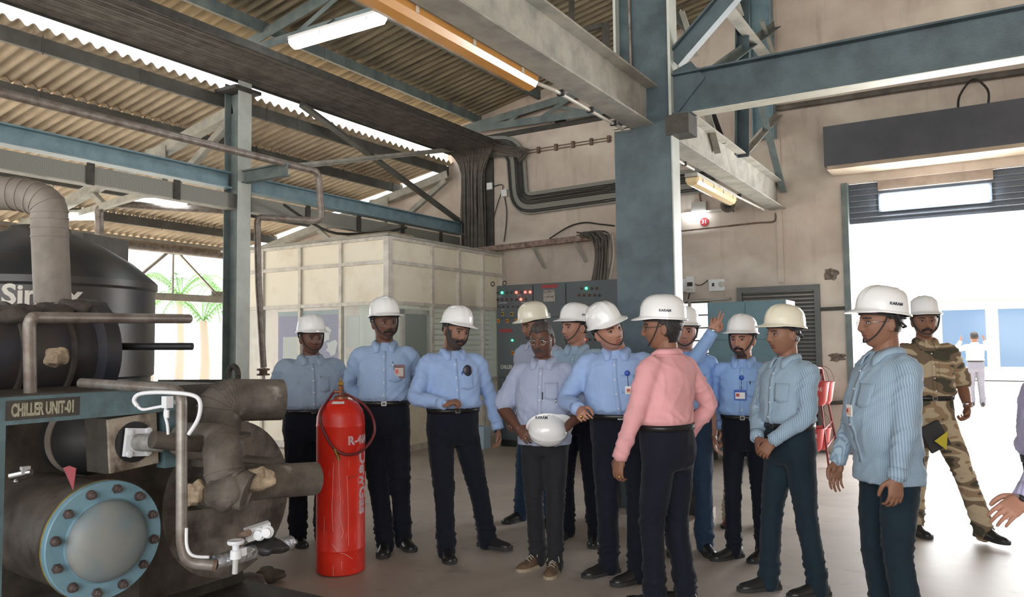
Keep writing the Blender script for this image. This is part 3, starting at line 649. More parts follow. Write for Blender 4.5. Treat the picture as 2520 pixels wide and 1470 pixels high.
def person(p):
    P = dict(H=1.72, w=1.0, belly=.02, yaw=0, lean=(0, 0), head=(0, 0, 0), skin=skinA, short=False, hem='tucked', fat=0.0, hair=hairm, hairlen=0, hel=helm, strap=True,
             legs=None, arms=None, stache=False, beard=False, shoe=shoeb, laces=False, glasses=False, twist=0, headoff=(0, 0, 0), wr=1.0, logo=None, lside=-1, nose=1.0, badge=None, pocket=True, chest=1.0)
    P.update(p); k = P['H'] / 1.72; W = P['w']; random.seed(P['seed']); sd_ = P['seed'] * 7.3
    pos = P['pos']; root = thing('person', P['label'], 'person', (pos[0], pos[1], 0), R(YAW + 180 + P['face'])); root['group'] = 'people in the hall'
    lx, ly = P['lean']; tw = R(P['twist'])
    def T(q, a=1.0):
        q = V(q); t = max(0, (q.z - .95) / .5); q = q.copy()
        if tw: c = tw * sstep(.95, 1.35, q.z); q = Matrix.Rotation(c, 3, 'Z') @ q
        return q + V((lx * t, ly * t, 0))
    def emit(name, me_or_mb, m_, parent=None, smooth=True):
        if isinstance(me_or_mb, MB): me = me_or_mb.mesh(name)
        else: me = me_or_mb
        me.transform(Matrix.Diagonal((k, k, k, 1))); return obj(name, None, m_, parent or root, smooth, True, me)
    B = P['belly']
    def tr(z, a, b, yc=0.0, o=0.0, n=32, pw=2.35):
        bl = B * ga(z - 1.12, .15); a2 = a * W + o + bl * .45; b2 = b * (1 + (W - 1) * .8) + o + bl * .55; yc2 = yc + bl * .5; rg = []
        for j in range(n):
            th = 2 * PI * j / n; c, s = math.cos(th), math.sin(th); rg.append(T((a2 * abs(c) ** (2 / pw) * (1 if c > 0 else -1), yc2 + b2 * abs(s) ** (2 / pw) * (1 if s > 0 else -1), z)))
        return rg
    TOR = [(.93, .160, .112, 0), (.98, .163, .116, 0), (1.05, .160, .116, .004), (1.12, .162, .118, .006), (1.20, .168, .120, .004), (1.28, .175, .122, 0), (1.345, .176, .112, -.006), (1.385, .158, .096, -.012), (1.415, .118, .080, -.016), (1.440, .080, .066, -.016), (1.462, .058, .054, -.012)]
    # arms
    sh = {s: T((s * .168 * W, -.012, 1.372)) for s in (-1, 1)}; arms = {}
    for s, key in ((1, 'R'), (-1, 'L')):
        a = dict(w=(s * .27 * W, .04, .86), pole=(s * .5, -1, 0), d=(0, .15, -1), n=(-s, 0, 0), curl=.35, thumb=.3)
        if P['arms'] and key in P['arms']: a.update(P['arms'][key])
        a['w'] = V(a['w']); e, wv = ik(sh[s], a['w'], .285, .255, a['pole']); a['e'] = e; a['w'] = wv; arms[s] = a
    # shirt
    mb = MB(); hem = P['hem']; rs = []
    if hem == 'tucked': rows = [(z, a, b, y, .010) for z, a, b, y in TOR]
    else:
        hz = hem if isinstance(hem, float) else .84; rows = [(hz, .186, .138, .0, .006), (hz + .06, .182, .136, 0, .007)] + [(z, a * (1.07 if z < 1.1 else 1.03), b * 1.06, y, .010) for z, a, b, y in TOR]
    if hem == 'tucked': rows[0] = (.95, .150, .106, 0, -.004); rows[1] = (1.0, .152, .108, 0, -.004); rows[2] = (1.035, .158, .115, .002, .002); rows.insert(3, (1.075, .172, .127, .005, .014))
    for z, a, b, y, o in rows: rs.append(tr(z, a, b, y, o))
    mb.rings(rs)
    for s in (-1, 1):
        a = arms[s]; S0 = T((s * .08, -.012, 1.368)); e, wv = a['e'], a['w']; d = (e - sh[s])
        if P['short']:
            mb.limb([S0, sh[s] + V((0, 0, -.004)), sh[s] + d * .45, sh[s] + d * .86], [.058, .069 * (W ** .5), .068 * W ** .5, .080], 16, 4)
        else:
            f = wv - e; mb.limb([S0, sh[s] + V((0, 0, -.004)), sh[s] + d * .5, e, e + f * .5, e + f * .93], [.058, .067 * W ** .5, .062 * W ** .5, .055, .048, .041], 16, 4)
    me = remesh(mb, .0115, 4, 'shirt'); wr = P['wr']
    me.update(); cuts = []
    cn = [(v.co.copy(), v.normal.copy()) for v in me.vertices]; new = []
    for q, nn in cn:
        u = V((q.x * 5 + q.z * 7 + sd_, q.y * 6, q.z * 11 - abs(q.x) * 10)); r1 = 1 - abs(noise.noise(u)) * 2
        u2 = V((q.x * 9 - sd_, q.y * 9, q.z * 5)); r2 = 1 - abs(noise.noise(u2)) * 2
        amp = .0072 + .006 * ga(q.z - 1.02, .1) + .004 * ga(q.z - 1.3, .08) * (abs(q.x) > .12)
        if hem == 'tucked' and q.z < 1.07 and abs(q.x) < .2: amp *= sstep(1.03, 1.07, q.z)
        new.extend(q + nn * (amp * wr * (r1 ** 3 * .8 + r2 ** 3 * .5 - .35)))
    me.vertices.foreach_set('co', new); shirt = emit('shirt', me, P['shirt'])
    bm = bmesh.new(); bm.from_mesh(shirt.data); bvh = BVHTree.FromBMesh(bm); bm.free()
    ki = k
    def hit(q, d):
        r_ = bvh.ray_cast(V(q) * ki, V(d).normalized()); return (r_[0] / ki, r_[1]) if r_[0] else (V(q), V((0, 1, 0)))
    def front(x, z, off=.004):
        q = T((x, 0, z)); dd = Matrix.Rotation(tw * sstep(.95, 1.35, z), 3, 'Z') @ V((0, 1, 0)); h, n_ = hit(q + dd * .6, -dd); return h + dd * off
    def patch_on(name, x0, x1, z0, z1, m_, off=.004, nx=6, nz=7, par=shirt, th=.004, lower=0):
        b = MB(); g = [[front(x0 + (x1 - x0) * i / nx, z0 + (z1 - z0) * j / nz - (lower * (1 - abs(2 * i / nx - 1)) if j == 0 else 0), off) for i in range(nx + 1)] for j in range(nz + 1)]
        vs = [q for r_ in g for q in r_]; bk = [q - V((0, th, 0)) for q in vs]; nn = nx + 1; fs = []; N = len(vs)
        for j in range(nz):
            for i in range(nx): a = j * nn + i; fs.append((a, a + 1, a + nn + 1, a + nn)); fs.append((N + a, N + a + nn, N + a + nn + 1, N + a + 1))
        bd = [i for i in range(nn)] + [j * nn + nx for j in range(1, nz + 1)] + [nz * nn + i for i in range(nx - 1, -1, -1)] + [j * nn for j in range(nz - 1, 0, -1)]
        for i in range(len(bd)): a, c = bd[i], bd[(i + 1) % len(bd)]; fs.append((a, c, N + c, N + a))
        b.add(vs + bk, fs); return emit(name, b, m_, par)
    if P.get('plain_front') is None:
        zb = 1.0 if hem == 'tucked' else .90
        patch_on('placket', -.016, .016, zb, 1.40, P['shirt'], .003, 2, 22)
        for zz in (1.36, 1.27, 1.18, 1.09): q = front(0, zz, .006); b = MB(); b.lathe(q, (0, 1, 0), [(.0055, 0), (.0055, .002), (.001, .003)], 10); emit('button', b, white, shirt)
        if P['pocket']: patch_on('pocket', -.125, -.035, 1.19, 1.30, P['shirt'], .005, 5, 5, lower=.014)
    # collar
    b = MB(); n = 26; A = T((0, -.010, 1.452)); vs = []; fs = []
    for j in range(n + 1):
        u = j / n; th = R(90 + 20) + R(360 - 40) * u; c, s_ = math.cos(th), math.sin(th); e_ = min(u, 1 - u); fr = ga(e_, .14); pt = ga(e_ - .03, .055)
        dr = V((c, s_, 0)); q0 = A + dr * .060 + V((0, .004, .002 - .012 * fr)); q1 = A + dr * .066 + V((0, .006, .030 - .026 * fr)); zz = A.z - .004 - .022 * fr - .044 * pt
        q2 = A + dr * (.086 + .012 * pt); q2.z = zz; h_ = bvh.ray_cast((V((A.x, A.y, zz)) + dr * .5) * ki, -dr)
        if h_[0]:
            hh_ = h_[0] / ki; rad_ = (V((hh_.x, hh_.y, 0)) - V((A.x, A.y, 0))).length
            if .05 < rad_ < .19: q2 = V((A.x, A.y, zz)) + dr * (rad_ + .006) if pt > .15 or rad_ < .11 else q2
        vs += [q0, q1, q1 * .5 + q2 * .5 + dr * .006 + V((0, 0, .004)), q2]
    for i in range(n):
        for j in range(3): a = i * 4 + j; fs.append((a, a + 1, a + 5, a + 4))
    b.add(vs, fs); co = emit('collar', b, P['shirt'], shirt); so = co.modifiers.new('thick', 'SOLIDIFY'); so.thickness = .004; so.offset = 0
    if not P['short']:
        for s in (-1, 1):
            a = arms[s]; f = (a['w'] - a['e']); q = a['e'] + f * .80; q2 = a['e'] + f * 1.0; b = MB(); b.tube([q, q + (q2 - q) * .5, q2, q2 + (q2 - q) * .02], [.0445, .0435, .0435, .036], 18); emit('cuff', b, P['shirt'], shirt)
    # trousers
    mb = MB(); TR = [(1.035, .160, .117, 0), (.99, .166, .121, 0), (.93, .174, .126, -.004), (.87, .177, .126, -.006), (.82, .166, .116, -.004), (.79, .14, .10, 0)]
    mb.rings([tr(z, a, b_, y, .004) for z, a, b_, y in TR]); legs = {}
    for s, key in ((1, 'R'), (-1, 'L')):
        a = dict(a=(s * .11, -.02, .08), toe=s * -8, pole=(0, 1, 0))
        if P['legs'] and key in P['legs']: a.update(P['legs'][key])
        hp = V((s * .088 * W, -.003, .87)); kn, an = ik(hp, a['a'], .402, .393, a['pole']); a['k'] = kn; a['a'] = an; a['h'] = hp; legs[s] = a
        lw = P.get('legw', 1.0) * (W ** .6); low = an + V((0, 0, -.045))
        mb.limb([hp, hp + (kn - hp) * .45, kn, kn + (an - kn) * .45, kn + (an - kn) * .8, low], [(.092 * lw, .10 * lw), .088 * lw, .070 * lw, .066 * lw, .064 * lw, (.062 * lw, .066 * lw)], 18, 4)
    me = remesh(mb, .013, 3, 'trousers')
    cn = [(v.co.copy(), v.normal.copy()) for v in me.vertices]; new = []
    for q, nn in cn:
        hemf = max(ga(q.z - .15, .09), .55 * ga(q.z - .50, .08)); u = V((q.x * 7 + sd_, q.y * 7, q.z * 24)); u2 = V((q.x * 13, q.y * 13 + sd_, q.z * 3.2))
        new.extend(q + nn * ((1 - abs(noise.noise(u)) * 2) ** 3 * (.003 + .013 * hemf) + (1 - abs(noise.noise(u2)) * 2) ** 3 * .005 - .003))
    me.vertices.foreach_set('co', new); trs = emit('trousers', me, P['trs'])
    if hem == 'tucked':
        b = MB(); r1 = tr(1.015, .161, .118, 0, .012, 40); r2 = tr(1.05, .161, .118, 0, .013, 40); r0 = tr(1.015, .161, .118, 0, .004, 40); r3 = tr(1.05, .161, .118, 0, .004, 40)
        b.rings([r0, r1, r2, r3], False); bl = emit('belt', b, belt)
        q = V(r1[10]); b = MB(); b.box(q + V((0, .002, .0175)), (.034, .005, .030)); b.box(q + V((0, .005, .0175)), (.026, .003, .021), mi=1); emit('buckle', b, [mat('dull_buckle', (.25, .25, .25), .3, .9), belt], bl, False)
    # shoes
    for s in (-1, 1):
        a = legs[s]; an = a['a']; F = Matrix.Translation((an.x, an.y, an.z - .08)) @ Matrix.Rotation(R(a['toe']), 4, 'Z') @ Matrix.Rotation(R(a.get('pitch', 0)), 4, 'X')
        b = MB(); rs = []
        for y, hw, h, hz in ((-.075, .018, .05, .055), (-.068, .030, .075, .06), (-.04, .037, .10, .055), (0, .038, .105, .055), (.04, .038, .088, .045), (.08, .042, .066, .035), (.12, .046, .052, .028), (.155, .044, .046, .026), (.185, .033, .038, .022), (.2, .014, .024, .02)):
            rs.append([F @ V((hw * math.cos(t_), y, .018 + max(0, (h - .012) * math.sin(t_)) if math.sin(t_) > 0 else .014)) for t_ in [2 * PI * j / 18 for j in range(18)]])
        b.rings(rs); so_ = emit('shoe', b, P['shoe'])
        b = MB(); out = [(-.085, .012), (-.075, .032), (-.03, .041), (.03, .039), (.08, .045), (.13, .051), (.17, .047), (.198, .032), (.212, .010)]
        lo = [V((x, y, 0)) for y, x in out] + [V((-x, y, 0)) for y, x in reversed(out)]
        b.rings([[F @ q for q in lo], [F @ (q + V((0, 0, .022))) for q in lo]]); emit('sole', b, P.get('sole', sole), so_, False)
        if P['laces']:
            b = MB()
            for j in range(5): yy = .03 + .02 * j; zt_ = .112 - .45 * (yy - .02); b.tube([F @ V((-.024, yy, zt_ - .012)), F @ V((0, yy + .006 * (-1) ** j, zt_ + .004)), F @ V((.024, yy, zt_ - .012))], .003, 6)
            b.tube(smooth_path([F @ V((0, .03, .112)), F @ V((.03, .03, .115)), F @ V((.045, .05, .08))], 4), .0025, 6); b.tube(smooth_path([F @ V((0, .03, .112)), F @ V((-.03, .035, .118)), F @ V((-.045, .06, .08))], 4), .0025, 6)
            emit('laces', b, lacem, so_)
    # head and neck
    hy, hp_, hr = (R(x) for x in P['head']); NB = T((0, -.012, 1.44)); ho = V(P['headoff'])
    HR = Matrix.Rotation(hy, 3, 'Z') @ Matrix.Rotation(hr, 3, 'Y') @ Matrix.Rotation(hp_, 3, 'X')
    HC = NB + V((0, .016, .06)) + HR @ V((0, .012, .102)) + ho; HM = HR.to_4x4() @ Matrix.Scale(1.065, 4); HM.translation = HC; HI = HM.inverted()
    mb = head_mesh(P['fat'], P['nose']); mb.xf(HM); nf = 1 + P['fat'] * 1.3
    mb.limb([NB + V((0, -.0, -.05)), NB + V((0, 0, .02)), HM @ V((0, -.022, -.055)), HM @ V((0, -.018, -.02))], [.066 * nf, .060 * nf, .058 * nf, .055], 18, 3)
    if P['fat'] > .3: mb.ball(HM @ V((0, .045, -.118)), (.045, .04, .022))
    me = remesh(mb, .0042, 2, 'body'); body = MB()
    mu = P['stache']; bd_ = P['beard']
    def hm(c):
        q = HI @ c; a = abs(q.x)
        if q.y > .03:
            if a < .024 and abs(q.z + .0615) < .0035 + .002 * ga(a, .012) or a < .020 and abs(q.z + .0755) < .0045: return 1 if not (mu and q.z > -.066) else 2
            if .012 < a < .050 and abs(q.z - (.0225 - .12 * abs(a - .03))) < .0042: return 2
            if mu and a < .034 and -.066 + 0 < q.z + a * .35 < -.046 and q.y > .06: return 2
        if bd_ == 'goatee' and (a > .036 or q.z > -.075): return 0
        if bd_ and q.y > -.005 and q.z < -.045 + (.05 if a > .055 and q.y < .05 else 0) and q.z > -.135 and not (q.z > -.07 and a < .022): return 3
        return 0
    me_to_mb(me, body, hm)
    for s in (-1, 1):
        M3 = HR
        c = HM @ V((s * .031, .0715, -.001)); body.ball(c, (.0150, .0133, .0066), 14, 10, 4, M3); c2 = HM @ V((s * .031 + P.get('gaze', 0), .0802, -.0005)); body.ball(c2, (.0064, .0055, .0064), 10, 8, 5, M3)
        lid = [HM @ V((s * .031 + .0155 * t_, .0835 - 12 * (.0155 * t_) ** 2 - .0012 * abs(t_), .0058 - 15 * (.0155 * t_) ** 2)) for t_ in (-1, -.5, 0, .5, 1)]; body.tube(lid, .0022, 6, mi=2)
    # forearms and hands
    for s in (-1, 1):
        a = arms[s]; e, wv = a['e'], a['w']; mb = MB(); hb = hand_mb(s, a['curl'], thumb=a['thumb'], spread=a.get('spread', .06)); dd = V(a['d']); pn = V(a['n']); hb.xf(hand_mat(wv, dd, pn)); mb.add(hb.v, hb.f)
        if P['short']: mb.limb([sh[s] + (e - sh[s]) * .55, e, e + (wv - e) * .35, wv - (wv - e) * .02], [.050 * W ** .5, .043, .043, .0265], 16, 4)
        else: mb.limb([e + (wv - e) * .55, wv - (wv - e) * .02], [.034, .0265], 14, 3)
        me = remesh(mb, .0036, 1, 'hand'); me_to_mb(me, body)
    core = MB(); core.rings([tr(z, a * .86, b_ * .84, y, 0, 20) for z, a, b_, y in TOR[:-1]])
    for s in (-1, 1):
        core.limb([T((s * .1, -.012, 1.37)), sh[s], arms[s]['e'], arms[s]['e'] + (arms[s]['w'] - arms[s]['e']) * .8], [.05, .05, .038, .028], 10, 3)
        l = legs[s]; core.limb([l['h'] + V((0, 0, .06)), l['h'], l['k'], l['a'] + V((0, 0, .0))], [.06, .06, .038, .028], 10, 3)
    body.add(core.v, core.f)
    lipm = {skinA: mat('lip_a', (.16, .06, .05), .45), skinB: mat('lip_b', (.10, .04, .035), .45), skinC: mat('lip_c', (.28, .10, .08), .45)}[P['skin']]
    br = P['hair'] if not P.get('brow') else P['brow']
    emit('body', body, [P['skin'], lipm, br, mat('stubble', (.065, .038, .028), .8) if bd_ != 2 else hairm, eyew, iris])
    # hair
    def hair(len_, m_):
        mb = MB(); n, mm = 72, 64; grid = []; keep = {}
        for i in range(mm + 1):
            ph = PI * (.01 + .98 * i / mm)
            for j in range(n):
                x, y, z = math.sin(ph) * math.cos(2 * PI * j / n), math.sin(ph) * math.sin(2 * PI * j / n), math.cos(ph)
                q = headpt(x, y, z, .0045 + .005 * sstep(-.2, .8, z) + len_ * .010 * (1 if y < .2 else .4) + .002 * noise.noise(V((x * 9, y * 9, z * 5)))); grid.append(q)
                if y > .15: kp = q.z > .058 + .012 * ga(abs(q.x) - .045, .02) - (.02 if abs(q.x) > .064 else 0)
                elif y > -.12: kp = q.z > (.018 if y > .02 else .012)
                else: kp = q.z > -.045 - .045 * len_ + .03 * (y > -.3)
                keep[i * n + j] = kp
        fs = []
        for i in range(mm):
            for j in range(n):
                a = (i * n + j, i * n + (j + 1) % n, (i + 1) * n + (j + 1) % n, (i + 1) * n + j)
                if all(keep[q] for q in a): fs.append(a)
        mb.add(grid, fs); mb.xf(HM); me = mb.mesh('hair'); bm = bmesh.new(); bm.from_mesh(me); bmesh.ops.delete(bm, geom=[v for v in bm.verts if not v.link_faces], context='VERTS'); bm.to_mesh(me); bm.free()
        h = emit('hair', me, m_); so = h.modifiers.new('thick', 'SOLIDIFY'); so.thickness = .012; so.offset = -1; return h
    hair(P['hairlen'], P['hair'])
    sc = Matrix.Diagonal((k, k, k, 1))
    if P['hel']:
        tilt = P.get('tilt', 5); M = sc @ HM @ Matrix.Scale(.915, 4) @ Matrix.Translation((0, -.010, .058)) @ Matrix.Rotation(R(tilt), 4, 'X')
        hh = helmet(root, M, P['hel'], P['strap'], P['logo'], logo_side=P['lside'])
    if P['glasses']:
        b = MB()
        for s in (-1, 1):
            c = V((s * .032, .094, -.004)); b.tube([HM @ (c + V((.023 * math.cos(a_), -.15 * abs(.0 + .023 * math.cos(a_)), .0155 * math.sin(a_)))) for a_ in [2 * PI * j / 20 for j in range(21)]], .0016, 6)
            b.tube([HM @ V((s * .054, .090, 0)), HM @ V((s * .075, .074, .002)), HM @ V((s * .082, .0, .006))], .0016, 6)
        b.tube([HM @ V((-.009, .095, .002)), HM @ V((.009, .095, .002))], .0016, 6); emit('glasses', b, P['glasses'])
    for s, wn in P.get('watch', []):
        a = arms[s]; q = a['w'] - (a['w'] - a['e']).normalized() * .025; f = (a['w'] - a['e']).normalized(); rr = .033 if P['short'] else .034
        if not P['short']: q = a['w'] + V(a['d']).normalized() * .012
        f = V(a['d']).normalized() if not P['short'] else f
        b = MB(); b.tube([q - f * .011, q + f * .011], rr * .95, 20); n_ = -V(a['n']).normalized(); b.lathe(q + n_ * rr * .55, n_, [(.017, 0), (.017, .012), (.014, .014)], 16, 1); emit('wrist_watch', b, [wn, black])
    if P.get('ring'):
        s = P['ring']; a = arms[s]; hmx = hand_mat(a['w'], a['d'], a['n']); q = hmx @ V((.0105 * s, .088, 0)); b = MB(); dq = (hmx.to_3x3() @ V((0, 1, -.3))).normalized(); b.tube([q - dq * .003 + dq * .012, q + dq * .003 + dq * .012], .0105, 14); emit('finger_ring', b, gold)
    P['front'] = front; P['patch'] = patch_on; P['emit'] = emit; P['root'] = root; P['armsd'] = arms; P['k'] = k; P['HM'] = HM; P['shirt_o'] = shirt
    return P
# ================================================================ THE GROUP
def G(px, t): q = FW * t + RT * ((px - 1260) / FPX * t); return (q.x, q.y)
shBlue = cloth('light_blue_shirt', (.34, .48, .78)); shBlue2 = cloth('soft_blue_shirt', (.33, .45, .67)); shGrey = cloth('grey_blue_shirt', (.30, .385, .50))
shLav = cloth('lavender_grey_linen', (.39, .44, .60)); shPink = cloth('pink_shirt', (.80, .40, .42)); shStr = cloth('pinstriped_shirt', (.38, .50, .60), stripes=(.22, .31, .42), sn=140)
shStr2 = cloth('fine_striped_blue_shirt', (.46, .60, .74), stripes=(.24, .36, .52), sn=130); shSky = cloth('sky_shirt', (.30, .47, .80)); shLil = cloth('lilac_striped_shirt', (.55, .52, .72), stripes=(.34, .33, .55), sn=150); shKh = cloth('khaki_shirt', (.50, .40, .30)); shWh = cloth('white_shirt', (.85, .85, .85))
navy = cloth('navy_trousers', (.009, .011, .020)); charc = cloth('charcoal_trousers', (.022, .022, .026)); teal = cloth('dark_teal_trousers', (.012, .025, .037)); jean = cloth('dark_jeans', (.022, .045, .085)); khakit = cloth('khaki_trousers', (.46, .38, .28)); greyt = cloth('grey_trousers', (.2, .2, .25))
def behind(s): return dict(w=(s * .09, -.17, .96), pole=(s * 1, -.6, 0), d=(-s * .8, -.1, -.5), n=(0, 1, 0), curl=.5)
BK = dict(R=behind(1), L=behind(-1))
def badge_patch(P, x, z, w_, h_, m1, m2, name='id_badge', off=.012):
    q = P['front'](x, z, off); o = None
    b = MB(); b.box(q, (w_, .004, h_)); o = P['emit'](name, b, m1, P['shirt_o'], False)
    b = MB(); b.box(q + V((0, .003, -.004)), (w_ * .8, .002, h_ * .62)); P['emit']('card', b, m2, o, False)
    b = MB(); b.box(q + V((w_ * .2, .0045, 0)), (w_ * .28, .001, h_ * .3)); P['emit']('photo', b, red, o, False); return o
def reel(P, x, z, drop, m1, m2):
    q = P['front'](x, z, .006); b = MB(); b.lathe(q, (0, 1, 0), [(.017, 0), (.018, .004), (.015, .009), (.003, .010)], 20); r_ = P['emit']('badge_reel', b, m1, P['shirt_o'])
    q2 = P['front'](x, z - drop, .012); b = MB(); b.tube([q + V((0, .004, 0)), q2], .002, 6); P['emit']('cord', b, strapm, r_)
def pen(P, x, z, m_, L=.05):
    q = P['front'](x, z, .008); b = MB(); b.tube([q, q - V((0, 0, L))], .004, 8); P['emit']('pen', b, m_, P['shirt_o'])
bluep = mat('blue_plastic', (.02, .08, .42), .35); cardm = mat('white_card', (.8, .8, .8), .4)

p1 = person(dict(seed=1, pos=G(764, 6.17), H=1.70, w=1.18, belly=.055, face=22, head=(14, -2, 0), skin=skinB, fat=.10, short=True, shirt=shGrey, trs=navy, arms=BK, legs=dict(R=dict(a=(.09, .0, .08), toe=5), L=dict(a=(-.10, 0, .08), toe=15)), label='white helmeted person in grey blue short sleeves standing behind the red gas cylinder'))
pen(p1, -.06, 1.305, steel)
p2 = person(dict(seed=2, pos=G(945, 5.95), H=1.815, w=1.02, belly=.02, face=8, head=(22, 0, 0), skin=skinB, fat=.05, shirt=shBlue2, trs=navy, arms=BK, stache=True, lean=(0, -.01), legs=dict(R=dict(a=(-.01, .10, .08), toe=-5, pole=(0, 1, 0)), L=dict(a=(-.13, -.04, .08), toe=20)), label='tall white helmeted person with a dark red badge holder, hands behind the back'))
badge_patch(p2, -.105, 1.255, .075, .095, mat('maroon_leather', (.10, .015, .02), .4), mat('pale_card', (.45, .38, .34), .5)); pen(p2, -.062, 1.325, steel)
p3 = person(dict(seed=3, pos=G(1112, 5.77), H=1.74, w=1.06, belly=.03, face=18, head=(20, -8, -9), skin=skinA, fat=.04, shirt=shBlue, trs=navy, beard=True, stache=True, twist=-4, arms=dict(R=dict(w=(.12, .27, 1.095), pole=(1, -.5, -.5), d=(-.85, .45, .22), n=(-.1, -.3, -1), curl=1.25, thumb=.8), L=dict(w=(-.33, .05, .88), d=(-.05, .1, -1), curl=.6)), watch=[(-1, black)], legs=dict(R=dict(a=(.07, .06, .08), toe=-2), L=dict(a=(-.27, -.05, .08), toe=42)), label='bearded person in blue with fist raised at the belly and dark case in pocket'))
q = p3['front'](-.085, 1.315, .012); b = MB(); b.ball(q, (.034, .010, .042)); p3['emit']('glasses_case', b, mat('dark_case', (.02, .02, .03), .35), p3['shirt_o']); pen(p3, -.045, 1.31, bluep)
p4 = person(dict(seed=4, pos=G(1322, 6.75), H=1.81, face=-40, head=(-20, -12, 0), skin=skinA, shirt=cloth('pale_blue_check_shirt', (.42, .47, .62)), trs=jean, hel=helmc, legs=dict(R=dict(a=(.17, .03, .08), toe=-5)), label='person in a cream helmet half hidden behind the grey haired person'))
p6 = person(dict(seed=6, pos=G(1418, 6.2), H=1.765, w=1.03, face=-22, head=(-38, 0, 0), skin=skinC, shirt=shStr2, trs=navy, logo='KARAM', lside=-1, legs=dict(L=dict(a=(-.15, .08, .08), toe=10)), label='person in fine striped blue shirt looking left from behind the grey haired person'))
p5 = person(dict(seed=5, pos=G(1335, 5.41), H=1.665, w=1.0, belly=.035, face=-12, head=(-8, -10, 0), skin=skinB, short=True, hem=.86, shirt=shLav, trs=charc, hel=None, hair=hairg, stache=True, fat=.05, glasses=steel, shoe=shoet, laces=True, sole=mat('tan_sole', (.34, .28, .2), .8), hairlen=.3, legw=.93, ring=1,
    arms=dict(R=dict(w=(.155, .16, .985), pole=(1, -.7, 0), d=(-.65, .45, -.55), n=(-.5, -.6, -.5), curl=.55, thumb=.4), L=dict(w=(-.17, .16, .985), pole=(-1, -.7, 0), d=(.75, .4, -.45), n=(.5, -.6, -.5), curl=.55)),
    legs=dict(R=dict(a=(.06, -.02, .08), toe=-32), L=dict(a=(-.08, .10, .08), toe=-4)), label='grey haired person with glasses and moustache holding a white helmet at the waist'))
pen(p5, -.02, 1.235, black); pen(p5, -.11, 1.19, steel, .03)
zc_ = (-FW * .80 - V((0, 0, .55)) + RT * .05).normalized(); yc_ = (RT + V((0, 0, -.12))); yc_ = (yc_ - zc_ * yc_.dot(zc_)).normalized(); M = basis(D(1347, 1060, 5.2), yc_.cross(zc_), yc_, zc_) @ Matrix.Translation((0, 0, -.03))
held = bpy.data.objects.new('helmet', None); held.empty_display_size = .1; COL.objects.link(held); tag(held, 'white helmet held against the waist of the grey haired person', 'helmet')
held.location = D(1347, 1064, 5.12)
hm_ = helmet(held, Matrix.Translation(-held.location) @ M @ Matrix.Scale(.95, 4), helm, False, None, name='shell')
bm = bmesh.new(); bm.from_mesh(hm_.data); hbv = BVHTree.FromBMesh(bm); bm.free(); tx = text_mb('KARAM', .024, .0006, bold=.0006); tc0 = D(1338, 1042, 4.8)
def hproj(q):
    o_ = tc0 + RT * q.x + V((0, 0, q.y)) - held.location; h_ = hbv.ray_cast(o_, FW); return (h_[0] if h_[0] else o_) - FW * (.002 + q.z)
tx.v = [hproj(q) for q in tx.v]; obj('logo', tx, MATS['logo_ink'], hm_, local=True)
p7 = person(dict(seed=7, pos=G(1524, 5.2), H=1.74, w=1.12, belly=.06, face=-8, head=(32, 0, 22), headoff=(.02, .03, -.01), lean=(.03, .03), skin=skinC, fat=.10, shirt=shBlue, trs=navy, twist=-6, arms=dict(R=dict(w=(.26, .27, 1.09), pole=(.8, -.6, -.6), d=(-.2, .75, -.25), n=(-.7, 0, -.7), curl=[.5, 1.2, 1.3, 1.3], thumb=.8), L=dict(w=(-.28, .06, .88))), ring=1,
    legs=dict(R=dict(a=(.10, -.04, .08), toe=-52), L=dict(a=(-.09, .14, .08), toe=-55)), label='stout person with tilted white helmet and blue badge reel, pointing with one hand'))
reel(p7, -.08, 1.31, .10, bluep, cardm); badge_patch(p7, -.09, 1.205, .065, .05, cardm, mat('badge_print', (.7, .55, .45), .5))
p9 = person(dict(seed=9, pos=G(1684, 5.75), H=1.71, face=-5, head=(-10, 0, 0), skin=skinC, shirt=shSky, trs=jean, watch=[(1, steel)], arms=dict(R=dict(w=(-.17, .20, 1.60), pole=(.3, .5, -1), d=(-.25, .12, .85), n=(.2, 1, 0), curl=[.15, .2, 1.2, 1.2], thumb=.9), L=dict(w=(-.25, .03, .90))), label='person in blue with a raised pointing arm behind the pink shirted person'))
p8 = person(dict(seed=8, pos=G(1636, 4.55), H=1.725, w=1.0, face=-138, head=(36, -2, 0), skin=skinA, shirt=shPink, trs=navy, hairlen=.9, strap=True, glasses=black, logo='KARAM', lside=-1, ring=-1, arms=dict(L=dict(w=(-.28, .13, .86), d=(0, .15, -1), pole=(-.4, -1, 0), curl=.5), R=dict(w=(.24, .06, .93), pole=(1, -.8, 0), d=(-.3, .2, -.9))), legs=dict(L=dict(a=(-.08, .05, .08)), R=dict(a=(.09, -.04, .08))), label='person in a pink shirt and white helmet seen from behind with head turned left'))
p12 = person(dict(seed=12, pos=G(1822, 6.6), H=1.60, face=-5, skin=skinB, shirt=shKh, trs=khakit, hel=None, shoe=shoer, legs=dict(R=dict(a=(.15, 0, .08), toe=-20), L=dict(a=(-.14, .06, .08), toe=10)), label='person in khaki with brown shoes hidden behind the blue framed badge wearer'))
p10 = person(dict(seed=10, pos=G(1826, 5.6), H=1.645, w=.97, face=-24, head=(-14, 0, 0), skin=skinC, short=True, shirt=shSky, trs=navy, beard='goatee', stache=True, fat=-.03, logo='KARAM', lside=-1, legw=.9, arms=dict(R=dict(w=(.24, -.04, .88), d=(-.1, 0, -1)), L=dict(w=(-.24, -.04, .88))), legs=dict(R=dict(a=(.10, .05, .08), toe=-42), L=dict(a=(-.10, -.02, .08), toe=-20)), label='white helmeted person in sky blue short sleeves with a blue framed badge'))
